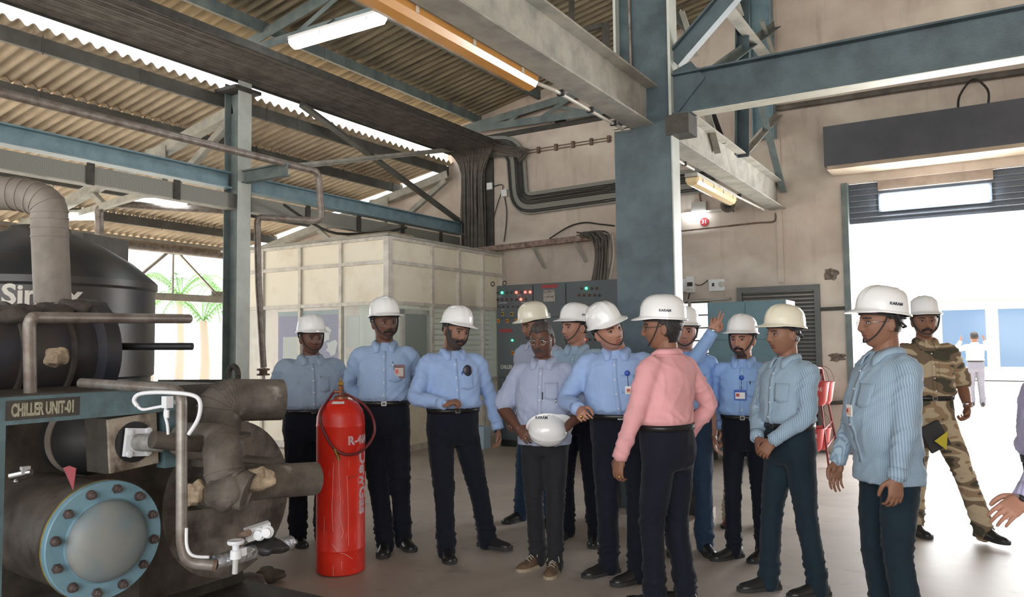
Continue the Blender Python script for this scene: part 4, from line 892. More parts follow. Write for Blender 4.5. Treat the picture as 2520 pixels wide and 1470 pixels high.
reel(p10, -.0, 1.325, .09, bluep, cardm); badge_patch(p10, .008, 1.20, .085, .075, bluep, cardm); pen(p10, -.06, 1.30, black)
p11 = person(dict(seed=11, pos=G(1932, 4.84), H=1.675, w=.98, belly=.015, face=-66, head=(-10, 0, 0), skin=skinA, shirt=shStr, trs=teal, hel=helmc, strap=False, ring=1, arms=dict(R=dict(w=(.065, .20, .95), pole=(1, -.6, 0), d=(-.45, .35, -.75), n=(-.4, -.9, 0), curl=.9), L=dict(w=(-.075, .21, .95), pole=(-1, -.6, 0), d=(.4, .4, -.8), n=(.4, -.9, 0), curl=.7)),
    legs=dict(L=dict(a=(-.13, -.07, .08), toe=-12), R=dict(a=(.09, .12, .08), toe=-14)), label='person in a cream white helmet and pinstriped shirt facing left with clasped hands'))
p14 = person(dict(seed=14, pos=G(2274, 6.1), H=1.785, w=.98, face=-8, head=(-10, 0, 0), skin=skinA, shirt=camom, trs=camom, short=True, stache=True, pocket=True, arms=dict(L=dict(w=(-.24, .10, .96), d=(.35, .35, -.8), n=(.8, .2, 0), curl=.9), R=dict(w=(.25, .05, .88))), watch=[(-1, steel)], legs=dict(R=dict(a=(.09, -.12, .08), toe=10), L=dict(a=(-.30, .16, .08), toe=20)), legw=1.05, label='person in camouflage uniform, black boots and white helmet walking by the doorway'))
p13 = person(dict(seed=13, pos=G(2172, 4.02), H=1.725, w=1.03, belly=.05, face=-84, head=(-4, 2, 0), skin=skinA, fat=.05, hem=.80, shirt=shStr, trs=teal, glasses=steel, logo='KARAM', lside=-1, stache=False, arms=dict(L=dict(w=(-.27, .13, .84), d=(0, .1, -1), curl=.5), R=dict(w=(.25, .14, .86))), label='person in profile in a pinstriped untucked shirt and white helmet, nearest on the right'))
badge_patch(p13, .0, 1.16, .05, .06, cardm, mat('badge_print', (.7, .55, .45)))
p15 = person(dict(seed=15, pos=G(2618, 3.2), H=1.70, w=1.0, face=-74, lean=(0, .04), twist=-28, skin=skinC, shirt=shLil, trs=navy, hel=None, strap=False, watch=[(-1, steel)], arms=dict(R=dict(w=(.25, -.22, .90)), L=dict(w=(-.13, .48, .83), pole=(0, -1, -.4), d=(.1, .85, -.45), n=(.6, -.3, -.6), curl=.45)), label='person at the right edge showing only a lilac sleeve and reaching hand'))


q = D(2300, 1075, 5.9); b = MB(); b.box((0, 0, 0), (.16, .03, .20)); b.xf(basis(q, (RT + V((0, 0, .5))), -FW, V((0, 0, 1)) - RT * .5)); o = obj('document_pouch', b, strapm); tag(o, 'black pouch with yellow corner held by the person in camouflage', 'pouch')
b = MB(); c_ = D(2322, 1082, 5.84); vs = [D(2300, 1086, 5.84), D(2332, 1062, 5.84), D(2330, 1108, 5.84)]; b.rings([vs, [x + FW * .006 for x in vs]]); obj('yellow_corner', b, mat('yellow_card', (.55, .45, .03), .6), o)
# ================================================================ CABIN, PANELS, WALL FITTINGS
BX, BY, BH = -7.16, 8.4, 3.04
cabin = thing('office_cabin', 'cream partition cabin of panels and glazing in the left corner', 'cabin', (-8.8, 9.9, 0))
zs = [0.06, .95, 2.12, 2.70, BH]
lx = [atY(px, 700, BY).x for px in (562, 648, 740, 840)] + [BX]; ly = [BY] + [atX(px, 700, BX).y for px in (1062, 1128, 1187)] + [YW - .02]
b = MB()
for x in lx[:-1]: b.box((x, BY, BH / 2), (.05, .06, BH))
for y in ly[1:]: b.box((BX, y, BH / 2), (.06, .05, BH))
b.box((BX, BY, BH / 2), (.09, .09, BH + .02))
for z in zs: b.box(((lx[0] + BX) / 2, BY, z), (BX - lx[0], .055, .05)); b.box((BX, (BY + YW) / 2, z), (.055, YW - BY, .05))
b.box(((lx[0] + BX) / 2, BY, .03), (BX - lx[0], .06, .07)); b.box((BX, (BY + YW) / 2, .03), (.06, YW - BY, .07))
obj('frame', b, alu, cabin)
for i in range(4):
    for j in range(4):
        g = j == 1; q = .026
        b = MB(); b.span((lx[i] + q, BY + .005, zs[j] + q), (lx[i + 1] - q, BY + .012 + (.0 if g else .01), zs[j + 1] - q)); obj('glass_pane' if g else 'panel', b, glass if g else cream, cabin)
        b = MB(); b.span((BX - .012 - (.0 if g else .01), ly[i] + q, zs[j] + q), (BX - .005, ly[i + 1] - q, zs[j + 1] - q)); obj('glass_pane' if g else 'panel', b, glass if g else cream, cabin)
b = MB(); b.span((lx[0] - .1, BY - .08, BH + .02), (BX + .06, YW - .02, BH + .05)); obj('roof_board', b, dust, cabin)
b = MB(); b.span((-7.9, BY - .05, BH + .051), (-7.1, BY + .5, BH + .075)); o = obj('loose_board', b, sheet2); tag(o, 'loose dusty board lying on the roof of the cream cabin', 'board')
# inside the cabin
cin = mat('cabin_lining', (.50, .55, .47), .8)
b = MB(); b.span((-10.4, YW - .06, 0), (-7.25, YW - .03, BH)); struct('wall_cabin', b, cin)
purp = mat('purple_board', (.16, .09, .42), .7, noise_s=4, noise_a=.2)
t = thing('notice_board', 'purple notice board with cut out figures behind the cabin glass', 'notice board', (-9.0, BY + .35, 0))
b = MB(); b.span((-9.75, BY + .35, .3), (-8.35, BY + .38, 2.0)); obj('board', b, purp, t)
random.seed(5)
for k, (cx, cz, rr) in enumerate(((-8.95, 1.78, .14), (-8.7, 1.7, .12), (-9.2, 1.72, .11), (-8.55, 1.5, .13), (-9.0, 1.45, .16))):
    n = 14; ring = [V((cx + rr * random.uniform(.6, 1.2) * math.cos(2 * PI * j / n), BY + .345, cz + rr * random.uniform(.6, 1.2) * math.sin(2 * PI * j / n))) for j in range(n)]
    b = MB(); b.rings([ring, [q - V((0, .01, 0)) for q in ring]]); obj('cutout', b, [mat('cutout_tan', (.55, .42, .28), .8), white][k % 2], t)
for (x, z, w_, h_, lab, yy) in ((-9.45, 1.36, .34, .62, 'tall white sheet pinned on the purple board', BY + .335), (-7.85, 1.72, .26, .46, 'left paper sheet taped inside the cabin glass by the corner', BY + .03), (-7.52, 1.74, .24, .46, 'right paper sheet taped inside the cabin glass by the corner', BY + .03), (-7.85, 1.20, .24, .42, 'lower paper sheet taped inside the cabin glass', BY + .03)):
    b = MB(); b.box((x, yy, z), (w_, .006, h_)); o = obj('paper_sheet', b, mat('paper', (.72, .74, .68), .8)); tag(o, lab, 'paper', 'papers in the cabin')
b = MB(); b.span((-9.7, BY + .3, 2.0), (-8.4, BY + .36, 2.07)); o = obj('blue_rail', b, lblue); tag(o, 'light blue rail across the top of the purple board', 'rail')
t = thing('window_blind', 'pale horizontal slat blind inside the cabin beside the control panel', 'blind', (BX - .3, 10.2, 1.2))
b = MB(); z = 1.0
while z < 2.1: b.box((BX - .25, 10.4, z), (.04, 1.9, .008), Matrix.Rotation(R(25), 3, 'Y')); z += .085
obj('slats', b, mat('blind_slat', (.62, .60, .62), .6), t)
b = MB(); b.span((BX - .28, 9.4, 2.08), (BX - .22, 11.3, 2.14)); obj('head_rail', b, alu, t)
t = thing('cabin_door', 'dark framed door standing inside the cabin corner', 'door', (-7.5, 9.3, 0))
b = MB(); b.span((BX - .16, BY + .45, .05), (BX - .12, BY + .52, 2.05)); b.span((BX - .16, BY + 1.05, .05), (BX - .12, BY + 1.12, 2.05)); b.span((BX - .16, BY + .45, 1.98), (BX - .12, BY + 1.12, 2.05)); obj('frame', b, alu, t)
b = MB(); b.span((BX - .15, BY + .52, .05), (BX - .13, BY + 1.05, 1.98)); obj('pane', b, mat('tinted_glass', (.14, .17, .16), .1, spec=.7), t)

# control panel
CX0, CX1, CY, CZ = -6.32, -3.75, 9.9, 2.40
t = thing('electrical_panel', 'tall grey electrical control panel with coloured lamps beside the cabin', 'control panel', ((CX0 + CX1) / 2, CY + .4, 0))
b = MB(); b.span((CX0, CY + .02, .1), (CX1, CY + .8, CZ)); obj('cabinet', b, panelm, t)
b = MB(); b.span((CX0 + .02, CY + .06, 0), (CX1 - .02, CY + .78, .1)); obj('base', b, black, t)
div = [CX0, atY(1312, 740, CY).x, atY(1393, 740, CY).x, -4.15, CX1]
rows = [(.12, 1.02), (1.02, 1.90), (1.90, CZ - .01)]
for i in range(4):
    for j, (a, c) in enumerate(rows):
        b = MB(); b.span((div[i] + .008, CY, a + .008), (div[i + 1] - .008, CY + .02, c - .008)); obj('door', b, panelm, t)
for px in (1217, 1246):
    p = atY(px, 700, CY + .15); b = MB(); b.tube([V((p.x + .032 * math.cos(a), CY + .1, CZ + .04 + .032 * math.sin(a))) for a in [2 * PI * k / 16 for k in range(17)]], .008, 6); b.cyl((p.x, CY + .1, CZ), (p.x, CY + .1, CZ + .012), .015); obj('lifting_eye', b, dark, t)
cols = {'g': mat('lamp_green', (.05, .6, .2), .3, emit=(.05, 1, .3), estr=3), 'r': mat('lamp_red', (.8, .05, .04), .3, emit=(1, .06, .04), estr=5), 'd': mat('lamp_off_red', (.10, .035, .035), .3), 'o': mat('lamp_off', (.05, .05, .05), .3)}
def lamp(px, py, c, r=.016):
    p = atY(px, py, CY); b = MB(); b.lathe((p.x, CY, p.z), (0, -1, 0), [(r * 1.25, 0), (r * 1.25, .008), (r, .009), (r, .018), (r * .5, .024)], 14); obj('pilot_lamp', b, cols[c], t)
for i, px in enumerate((1225, 1236, 1247, 1259, 1271, 1283, 1293, 1305)): lamp(px, 721 - i * .25, 'ogooroord'[i] if i != 6 else 'r')
for i, px in enumerate((1225, 1236, 1247, 1259, 1271, 1282, 1294)): lamp(px, 738 - i * .2, 'r' if i == 5 else 'd')
for i, px in enumerate((1226, 1238, 1250, 1262, 1274, 1286)): lamp(px, 755, 'd' if i % 2 else 'o', .012)
for i, px in enumerate((1431, 1443, 1456, 1469)): lamp(px, 710, 'dgod'[i])
for i, px in enumerate((1425, 1437, 1450, 1463, 1475)): lamp(px, 727, 'ddddo'[i])
for i, px in enumerate((1425, 1438, 1451, 1464, 1476)): lamp(px, 836, 'drodd'[i])
lamp(1450, 782, 'd', .03); lamp(1261, 838, 'g', .012)
yel = mat('yellow_plate', (.45, .30, .03), .5)
for px, py in ((1237, 773), (1260, 773), (1281, 771), (1227, 790), (1249, 790), (1271, 789), (1262, 869)):
    p = atY(px, py, CY); b = MB(); b.box((p.x, CY - .004, p.z), (.045, .008, .055)); s_ = obj('rotary_switch', b, yel, t); b = MB(); b.lathe((p.x, CY - .008, p.z), (0, -1, 0), [(.014, 0), (.013, .015)], 12); b.box((p.x, CY - .026, p.z), (.008, .01, .03)); obj('knob', b, red if py > 785 else black, s_)
p = atY(1352, 728, CY); b = MB(); b.box((p.x, CY - .004, p.z), (.19, .008, .17)); pl = obj('rating_plate', b, mat('beige_plate', (.42, .38, .33), .6, noise_s=30, noise_a=.4), t)
inkw = mat('white_lettering', (.62, .62, .58), .6); inkr = mat('faded_red_lettering', (.30, .04, .04), .6)
def wtext(s_, px, py, size, m_, par, y=CY, bold=.0, off=.003, sx=1.0, name='lettering'):
    p = atY(px, py, y); q = text_mb(s_, size, .001, bold=bold, sx=sx); q.xf(basis((p.x, y - off, p.z), (1, 0, 0), (0, 0, 1), (0, -1, 0))); o = obj(name, q, m_, par); return o
wtext('QUINTT', 1352, 718, .05, mat('ink_dark', (.06, .05, .05), .6), pl, off=.010); wtext('14 M 2018', 1352, 731, .035, MATS['ink_dark'], pl, off=.010)
wtext('CHILLER COMP', 1258, 904, .075, inkw, t, bold=.002, sx=.72, y=CY); wtext('CHILLER', 1452, 810, .09, mat('blue_lettering', (.03, .06, .18), .5), t, bold=.002); wtext('ER', 1349, 777, .09, inkw, t, bold=.002)
wtext('CP-1', 1231, 730, .032, inkw, t); wtext('CP-2', 1277, 727, .032, inkw, t); wtext('FAN-4', 1288, 745, .028, inkw, t); wtext('SPARE SPARE', 1238, 746, .026, inkw, t); wtext('CP-1', 1238, 763, .03, inkw, t)
p = atY(1352, 705, CY); b = MB(); b.box((p.x, CY - .002, p.z), (.26, .004, .05)); obj('faded_sticker', b, inkr, t)
p = atY(1245, 814, CY); b = MB(); b.box((p.x, CY - .002, p.z), (.22, .004, .05)); obj('faded_sticker', b, inkr, t)
p = atY(1421, 757, CY); b = MB(); b.box((p.x, CY - .008, p.z), (.10, .016, .10)); dp = obj('display', b, black, t)
wtext('88', 1422, 752, .03, cols['r'], dp, off=.017); wtext('88', 1422, 760, .022, cols['g'], dp, off=.017)
p = atY(1481, 751, CY); b = MB(); b.box((p.x, CY - .004, p.z), (.09, .008, .06)); obj('gold_plate', b, mat('gold_plate', (.32, .24, .10), .5), t)
b = MB(); p = atZ(1208, 1072, .12); b.box((-6.42, 9.6, .16), (.22, .18, .32)); o = obj('carton', b, mat('blue_white_box', (.45, .6, .75), .6)); tag(o, 'small blue and white box on the floor beside the control panel', 'box')

# pale blue cabinet, narrow dark cabinet
t = thing('steel_cabinet', 'pale blue steel cabinet against the back wall left of the louvred door', 'cabinet', (-2.62, 10.25, 0))
paleb = mat('pale_blue_cabinet', (.14, .25, .30), .5, noise_s=3, col2=(.10, .18, .21), ramp=(.3, .6))
b = MB(); b.span((-3.12, 10.0, .12), (-2.14, 10.5, 2.03)); obj('body', b, paleb, t)
b = MB(); b.span((-2.139, 10.0, .12), (-2.128, 10.5, 2.03)); obj('side_panel', b, mat('lit_side', (.55, .58, .56), .5), t)  # slab paler than the body, so this face carries its light as colour
for j, (a, c) in enumerate(((.14, .60), (.61, 1.06), (1.07, 1.54), (1.55, 2.01))):
    for i in range(2):
        b = MB(); x = -3.1 + i * .475; b.span((x, 9.985, a), (x + .465, 10.0, c)); d_ = obj('door', b, paleb, t)
        b = MB(); b.span((x + .40, 9.97, (a + c) / 2 - .04), (x + .43, 9.985, (a + c) / 2 + .04)); obj('handle', b, black, d_)
b = MB()
for x in (-3.07, -2.19):
    for y in (10.05, 10.45): b.span((x - .02, y - .02, 0), (x + .02, y + .02, .12))
obj('feet', b, dark, t)
t = thing('side_cabinet', 'narrow dark brown cabinet standing left of the pale blue cabinet', 'cabinet', (-3.35, 10.1, 0))
b = MB(); b.span((-3.42, 9.75, 0), (-3.16, 10.3, 1.32)); obj('body', b, dark, t); b = MB(); b.span((-3.40, 9.735, .05), (-3.18, 9.75, 1.28)); d_ = obj('door', b, dark, t); b = MB(); b.span((-3.2, 9.715, .6), (-3.19, 9.735, .78)); obj('handle', b, alu, d_)

# fire bucket stand
t = thing('bucket_stand', 'red tubular A-frame stand carrying fire buckets', 'stand', (-1.55, 9.2, 0))
redt = mat('dull_red_tube', (.22, .03, .035), .5, noise_s=10, noise_a=.3)
TA = D(2010, 906, 9.3); TB = D(2022, 906, 10.0)
legs_ = [(TA, atZ(2040, 1152)), (TA, D(1962, 1128, 9.3)), (TB, atZ(2062, 1112)), (TB, atZ(1992, 1100))]
b = MB()
b.tube([TA, TB], .014, 8); obj('top_rail', b, redt, t)
for p, q in legs_: b = MB(); q = V((q.x, q.y, 0.0)); b.tube([p, q], .014, 8); obj('leg', b, redt, t)
for f_ in (.38, .62, .8):
    b = MB(); b.tube([legs_[0][0].lerp(V((legs_[0][1].x, legs_[0][1].y, 0)), f_), legs_[2][0].lerp(V((legs_[2][1].x, legs_[2][1].y, 0)), f_)], .010, 8); obj('rung', b, redt, t)
bred = mat('bucket_red', (.50, .05, .05), .45, noise_s=6, noise_a=.2)
for px, py, tt, lab in ((2012, 968, 9.35, 'upper right red fire bucket on the A-frame stand'), (2000, 1082, 9.3, 'lower left red fire bucket on the A-frame stand'), (2018, 1078, 9.8, 'lower rear red fire bucket on the A-frame stand'), (2026, 966, 9.8, 'upper rear red fire bucket on the A-frame stand')):
    c = D(px, py, tt); bk = thing('fire_bucket', lab, 'bucket', c - V((0, 0, .14)), 0, 'fire buckets')
    b = MB(); b.lathe(c - V((0, 0, .15)), (0, 0, 1), [(.03, 0), (.07, .01), (.10, .05), (.135, .27), (.142, .275), (.142, .285), (.13, .28), (.095, .06), (.03, .03)], 28); obj('body', b, bred, bk, 'auto')
    b = MB(); b.tube(smooth_path([c + V((-.14, 0, .13)), c + V((-.10, 0, .27)), c + V((0, 0, .33)), c + V((.10, 0, .27)), c + V((.14, 0, .13))], 4), .004, 6); obj('handle', b, redt, bk)
    b = text_mb('FIRE', .06, .001); dd = V((-c.x, -c.y, 0)).normalized(); b.xf(basis(c + dd * .128 + V((0, 0, .05)), V((0, 0, 1)).cross(dd), (0, 0, 1), dd)); obj('lettering', b, white, bk)

# wall fittings
def fit(name, px, py, w_, h_, dpt, m_, lab, cat, parts=()):
    p = atY(px, py, YW - dpt); t = thing(name, lab, cat, (p.x, YW - dpt / 2, p.z - h_ / 2))
    b = MB(); b.box((p.x, YW - dpt / 2, p.z), (w_, dpt, h_)); obj('body', b, m_, t)
    for nm, dx, dz, ww, hh, mm in parts: b = MB(); b.box((p.x + dx, YW - dpt - .005, p.z + dz), (ww, .012, hh)); obj(nm, b, mm, t)
    return t
fit('meter_box', 1683, 702, .09, .22, .08, mat('meter_grey', (.55, .53, .48), .5), 'left half of the grey meter boxes on the wall above the barred window', 'meter', [('cover', 0, 0, .07, .19, white)])
fit('energy_meter', 1698, 700, .12, .24, .10, white, 'white energy meter beside the grey meter box on the wall', 'meter', [('dial', 0, 0, .08, .06, dark), ('terminal_cover', 0, -.08, .09, .04, alu)])
t = fit('switch_box', 1763, 702, .23, .17, .07, white, 'white box with round socket on the wall above the pale blue cabinet', 'switch box')
p = atY(1775, 700, YW - .07); b = MB(); b.lathe((p.x, YW - .07, p.z), (0, -1, 0), [(.045, 0), (.04, .02), (.02, .022)], 20); obj('socket', b, mat('meter_grey', (.5, .5, .5)), t); b = MB(); b.box((p.x - .12, YW - .075, p.z), (.03, .01, .05)); obj('switch', b, dark, t)
# number disc
p = atY(1733, 546, YW - .02); t = thing('number_sign', 'round red sign with number 31 on the back wall', 'sign', (p.x, YW - .01, p.z))
b = MB(); b.lathe((p.x, YW - .001, p.z), (0, -1, 0), [(.065, 0), (.065, .012), (.06, .013)], 32); obj('disc', b, mat('sign_red', (.42, .03, .04), .5), t); wtext('31', 1733, 546, .085, white, t, y=YW - .012, bold=.001)
# wall tube light
p = atY(1704, 527, YW - .08); t = thing('wall_tube_light', 'lit white fluorescent tube on the back wall above the number sign', 'light', (p.x, YW - .08, p.z))
b = MB(); b.cyl(atY(1678, 529, YW - .10), atY(1737, 523, YW - .10), .02); obj('tube', b, tube_gap_on, t)
b = MB(); b.box((p.x + .25, YW - .05, p.z + .02), (.8, .05, .03)); obj('batten', b, alu, t)
b = MB(); q = atY(1721, 509, YW - .06); b.box((q.x, YW - .05, q.z), (.22, .10, .14)); o = obj('ballast_box', b, mat('box_white_grey', (.5, .48, .45), .6)); tag(o, 'whitish box on the wall just above the lit tube', 'box')
# horn speaker
p = atY(1793, 506, YW - .25); t = thing('horn_speaker', 'small grey horn speaker on the back wall below the amber lamp', 'speaker', p)
dd = V((.15, -1, -.12)).normalized(); b = MB(); b.lathe(p, dd, [(.03, -.1), (.035, -.02), (.06, .03), (.10, .08), (.105, .085), (.09, .08), (.05, .03), (.015, .0)], 28); obj('horn', b, mat('horn_grey', (.16, .14, .12), .5), t, 'auto')
b = MB(); b.ball(p + dd * .03, .03); obj('driver', b, dark, t); b = MB(); b.tube([p - dd * .08, V((p.x, YW, p.z - .05))], .012, 6); obj('bracket', b, dark, t)
wire([wp(1655, 572, .03), wp(1662, 580, .03), wp(1672, 590, .03), wp(1673, 640, .03), wp(1670, 690, .03)], .012, rust, 'thin conduit dropping to the meter boxes on the wall', 'conduit', 'wall_conduit')
wire([wp(1655, 571, .03), wp(1760, 560, .03), wp(1860, 549, .03), wp(1905, 545, .03), wp(1908, 525, .03)], .012, rust, 'long clipped conduit crossing the wall below the red number sign', 'conduit', 'wall_conduit')
wire([wp(1672, 720, .03), wp(1676, 738, .05), wp(1690, 745, .05), wp(1697, 722, .05)], .009, cable, 'short cable looped under the meter boxes')
wire([wp(1708, 700, .05), wp(1725, 702, .03), wp(1742, 690, .03)], .007, cable, 'thin cable between energy meter and white switch box')
wire([wp(1725, 497, .05), wp(1722, 480, .04), wp(1724, 462, .05)], .010, rust, 'stub of conduit rising from the whitish box')
wire([wp(2358, 272, .35), wp(2362, 235, .3), wp(2395, 195, .12), wp(2430, 220, .3), wp(2432, 255, .35), wp(2425, 270, .35)], .014, cable, 'loop of black cable hanging over the concrete hood')
wire([wp(1905, 268, .05), wp(2050, 246, .05), wp(2200, 222, .05), wp(2350, 200, .06), wp(2560, 170, .06)], .045, cabled, 'black cable bundle running along the wall above the hood')
b = MB(); b.bar(atY(2012, 762, YW - .03), atY(2095, 758, YW - .03), .04, .05); beam_thing('wall_rail', b, dark, 'upper short steel rail between louvred door and doorway', 'rail', 'wall rails')
b = MB(); b.bar(atY(2040, 993, YW - .03), atY(2090, 990, YW - .03), .04, .05); beam_thing('wall_rail', b, dark, 'lower short steel rail beside the bucket stand', 'rail', 'wall rails')

# ceiling lights
A, B_ = V((-6.62, 6.15, 4.97)), V((-5.33, 6.15, 4.97))
t = thing('ceiling_tube_light', 'glowing white weatherproof tube light under the main roof', 'light', (A + B_) / 2)
def troffer(t, A, B_, dw, m_on, base, r=.055, sag=.02):
    d = (B_ - A).normalized(); u, v = frame(d); pr = [(-r, r * .3), (-r, -r * .25), (-r * .7, -r * .75), (0, -r), (r * .7, -r * .75), (r, -r * .25), (r, r * .3)]
    b = MB(); f_ = lambda s, p: p + u * s[0] + v * s[1]
    b.rings([[f_((x * .8, y * .5), A - d * .03) for x, y in pr], [f_(q, A) for q in pr], [f_(q, B_) for q in pr], [f_((x * .8, y * .5), B_ + d * .03) for x, y in pr]]); obj('diffuser', b, m_on, t)
    b = MB(); b.bar(A + v * r * .55 - d * .03, B_ + v * r * .55 + d * .03, r * 1.9, r * .55); obj('body', b, base, t)
    for f2 in (.1, .37, .63, .9):
        for s in (-1, 1): b = MB(); p = A.lerp(B_, f2) + u * s * r * 1.03; b.box(p, (.012, .02, .04)); obj('clip', b, alu, t)
troffer(t, A, B_, 0, mat('diffuser_glow', (1, 1, 1), .4, emit=(.88, .95, 1.0), estr=9), white, .075)
b = MB(); b.tube([(-6.3, 6.2, 5.05), (-6.3, 6.45, 5.28)], .01, 6); b.tube([(-5.6, 6.2, 5.05), (-5.6, 6.45, 5.28)], .01, 6); obj('hanger', b, dark, t)
for i, (y0, y1, x, z, lab) in enumerate(((2.55, 4.72, -2.72, 3.385, 'long amber unlit tube light along the near crane beam run'), (8.1, 9.55, -2.66, 3.27, 'short amber tube light along the far crane beam run'))):
    t = thing('amber_tube_light', lab, 'light', (x, (y0 + y1) / 2, z), 0, 'amber tube lights'); troffer(t, V((x, y0, z)), V((x, y1, z)), 0, amber if i == 0 else mat('cream_acrylic', (.80, .62, .36), .25, coat=.5), dust, .075)
t = thing('conduit_run', 'white conduit clipped under the near crane beam run', 'conduit', (-2.64, 5.5, 3.37), 0, 'crane beam conduits')
b = MB(); b.tube([(-2.71, 4.74, 3.39), (-2.64, 4.95, 3.37), (-2.64, 6.2, 3.37)], .014, 8); obj('pipe', b, alu, t)
for y in (5.05, 5.55, 6.0): b = MB(); b.box((-2.64, y, 3.375), (.05, .03, .04)); obj('clip', b, black, t)
t = thing('conduit_run', 'white conduit clipped under the far crane beam run', 'conduit', (-2.64, 8, 3.37), 0, 'crane beam conduits')
b = MB(); b.tube([(-2.64, 6.5, 3.37), (-2.64, 8.1, 3.37)], .014, 8); b.tube([(-2.64, 9.55, 3.34), (-2.64, 11.2, 3.37)], .014, 8); obj('pipe', b, alu, t)
for y in (7.2, 7.8, 9.9): b = MB(); b.box((-2.64, y, 3.375), (.05, .03, .04)); obj('clip', b, black, t)
b = MB(); b.span((-2.74, YM - .15, 3.375), (-2.60, YM - .11, 3.385)); b.tube([atY(1505, 318, YM - .15), atY(1562, 306, YM - .15)], .012, 6); beam_thing('support_rod', b, alu, 'thin rod jutting left from the thick column below the crane beam', 'rod')

# pipes and braces by the slim column
b = MB(); b.tube(bend_path([(-7.15, -5.5, 3.72), (-7.15, 7.05, 3.72), (-7.15, 7.12, 3.1), D(640, 535, 9.95), D(633, 545, 9.95), D(636, 700, 9.95), D(648, 905, 9.95)], .10), .042, 14)
hp = obj('overhead_pipe', b, greypipe, None, 'auto'); tag(hp, 'long grey overhead pipe that turns down beside the slim column', 'pipe')
b = MB(); q = D(648, 905, 9.95); b.lathe(q - V((0, 0, .10)), (0, 0, 1), [(.08, 0), (.08, .02), (.05, .025), (.05, .06), (.08, .065), (.08, .085), (.05, .09)], 20); obj('flange', b, rust, hp)
b = MB(); b.ibeam((XL + .13, 6.5, 3.64), (-7.1, 6.5, 3.64), .10, .16); beam_thing('support_bracket', b, blue_dirty, 'short dark arm reaching right from the slim column to the overhead pipe', 'bracket')
member(atX(735, 255, XL), atX(1128, 545, XL), .11, purl, 'long dark diagonal brace between cable tray and far rail beam', up=(1, 0, 0), grp='left row braces')
member(atX(700, 412, XL + .1), atX(1132, 366, XL + .1), .07, dust, 'thin pale tie crossing the long diagonal brace', up=(1, 0, 0), grp='left row braces')
for y, tag_ in ((6.5, 'at the slim column'), (YW - .3, 'against the back wall')):
    rf = thing('roof_rafter', 'pale lean-to rafter with struts ' + tag_, 'rafter', (-11, y, 4), 0, 'lean-to rafters')
    P0 = V((-8.1, y, 4.55)); P1 = V((-13.8, y, zl(-13.8) - .28))
    b = MB(); b.angle(P0, P1, .13, .01, up=(0, 1, 0)); obj('chord', b, dust, rf)
    for i_, (p, q) in enumerate((((-8.15, y, 4.45), (-9.3, y, 3.75)), ((-9.6, y, 4.22), (-9.6, y, 3.75)), ((-9.6, y, 3.72), (-13.6, y, 3.40)), ((-11.5, y, 3.95), (-11.0, y, 3.6)), ((-12.2, y, 3.5), (-13.3, y, 3.6)))):
        dy_ = V((0, .0113 * (i_ + 1), 0)); b = MB(); b.angle(V(p) + dy_, V(q) + dy_, .08, .01, up=(0, 1, 0)); obj('strut', b, dust, rf)
    b = MB(); b.span((-9.9, y - .0163, 4.0), (-9.45, y - .0087, 4.27)); obj('gusset', b, dust, rf)
# eave girder
eg = thing('eave_girder', 'pale cross braced girder along the open left side', 'girder', (-13.8, 8, 2.5))
XE = -13.8
for nm, p, q, w_ in (('chord', (XE, -6, 2.52), (XE, YW + 3, 2.52), .14), ('chord', (XE, -6, 3.55), (XE, YW + 3, 3.55), .16)): b = MB(); b.bar(p, q, .08, w_); obj(nm, b, dust, eg)
pitch_ = 2.2; yn = atX(425, 700, XE).y
for k in range(-5, 4):
    y = yn + k * pitch_
    for p, q in (((XE + .009, y, 3.5), (XE + .009, y + pitch_ / 2, 2.56)), ((XE - .009, y + pitch_, 3.5), (XE - .009, y + pitch_ / 2, 2.56))): b = MB(); b.angle(p, q, .06, .008, up=(1, 0, 0)); obj('lattice', b, dust, eg)
    for p in ((XE, y, 3.46), (XE, y + pitch_ / 2, 2.6)): b = MB(); b.box(V(p) + V((.021, 0, 0)), (.012, .42, .18)); obj('gusset', b, dust, eg)
    b = MB(); b.bar((XE, y, 2.56), (XE, y, 3.5), .03, .03); obj('post', b, dust, eg)
for y, l in ((YW - .25, 'slim outer post near the back wall corner'), (yn - 3.0, 'outer post of the lean-to hidden by the tank')): b = MB(); b.ibeam((XE, y, 0), (XE, y, 3.5), .2, .2); beam_thing('outer_post', b, dust, l, 'column', 'outer posts')
b = MB(); b.tube([(-13.4, -5, 3.42), (-13.4, YW + 1, 3.42)], .09, 14); beam_thing('eave_pipe', b, greypipe, 'thick grey pipe running along the outer eave', 'pipe')
b = MB(); b.tube(bend_path([D(245, 585, 11.5), D(243, 510, 11.5), D(275, 502, 11.5), D(600, 520, 12.4)], .12), .06, 12); beam_thing('eave_pipe', b, greypipe, 'brown pipe with an elbow rising behind the black tank', 'pipe')
for px0, py0, px1, py1, t0, t1, lab in ((335, 495, 455, 482, 11.8, 11.8, 'right glowing tube light under the lean-to roof'), (160, 530, 235, 515, 11.8, 11.8, 'left glowing tube light under the lean-to roof')):
    a, c = D(px0, py0, t0), D(px1, py1, t1); c.z = a.z; tt = thing('lean_to_light', lab, 'light', a, 0, 'lean-to lights'); troffer(tt, a, c, 0, MATS['diffuser_glow'], dust, .08)
wire([D(700, 505, 10), D(760, 545, 10.6), D(830, 575, 11.2), D(940, 572, 11.8), D(1000, 560, 12.2)], .02, cable, 'black cable sagging over the cabin roof')

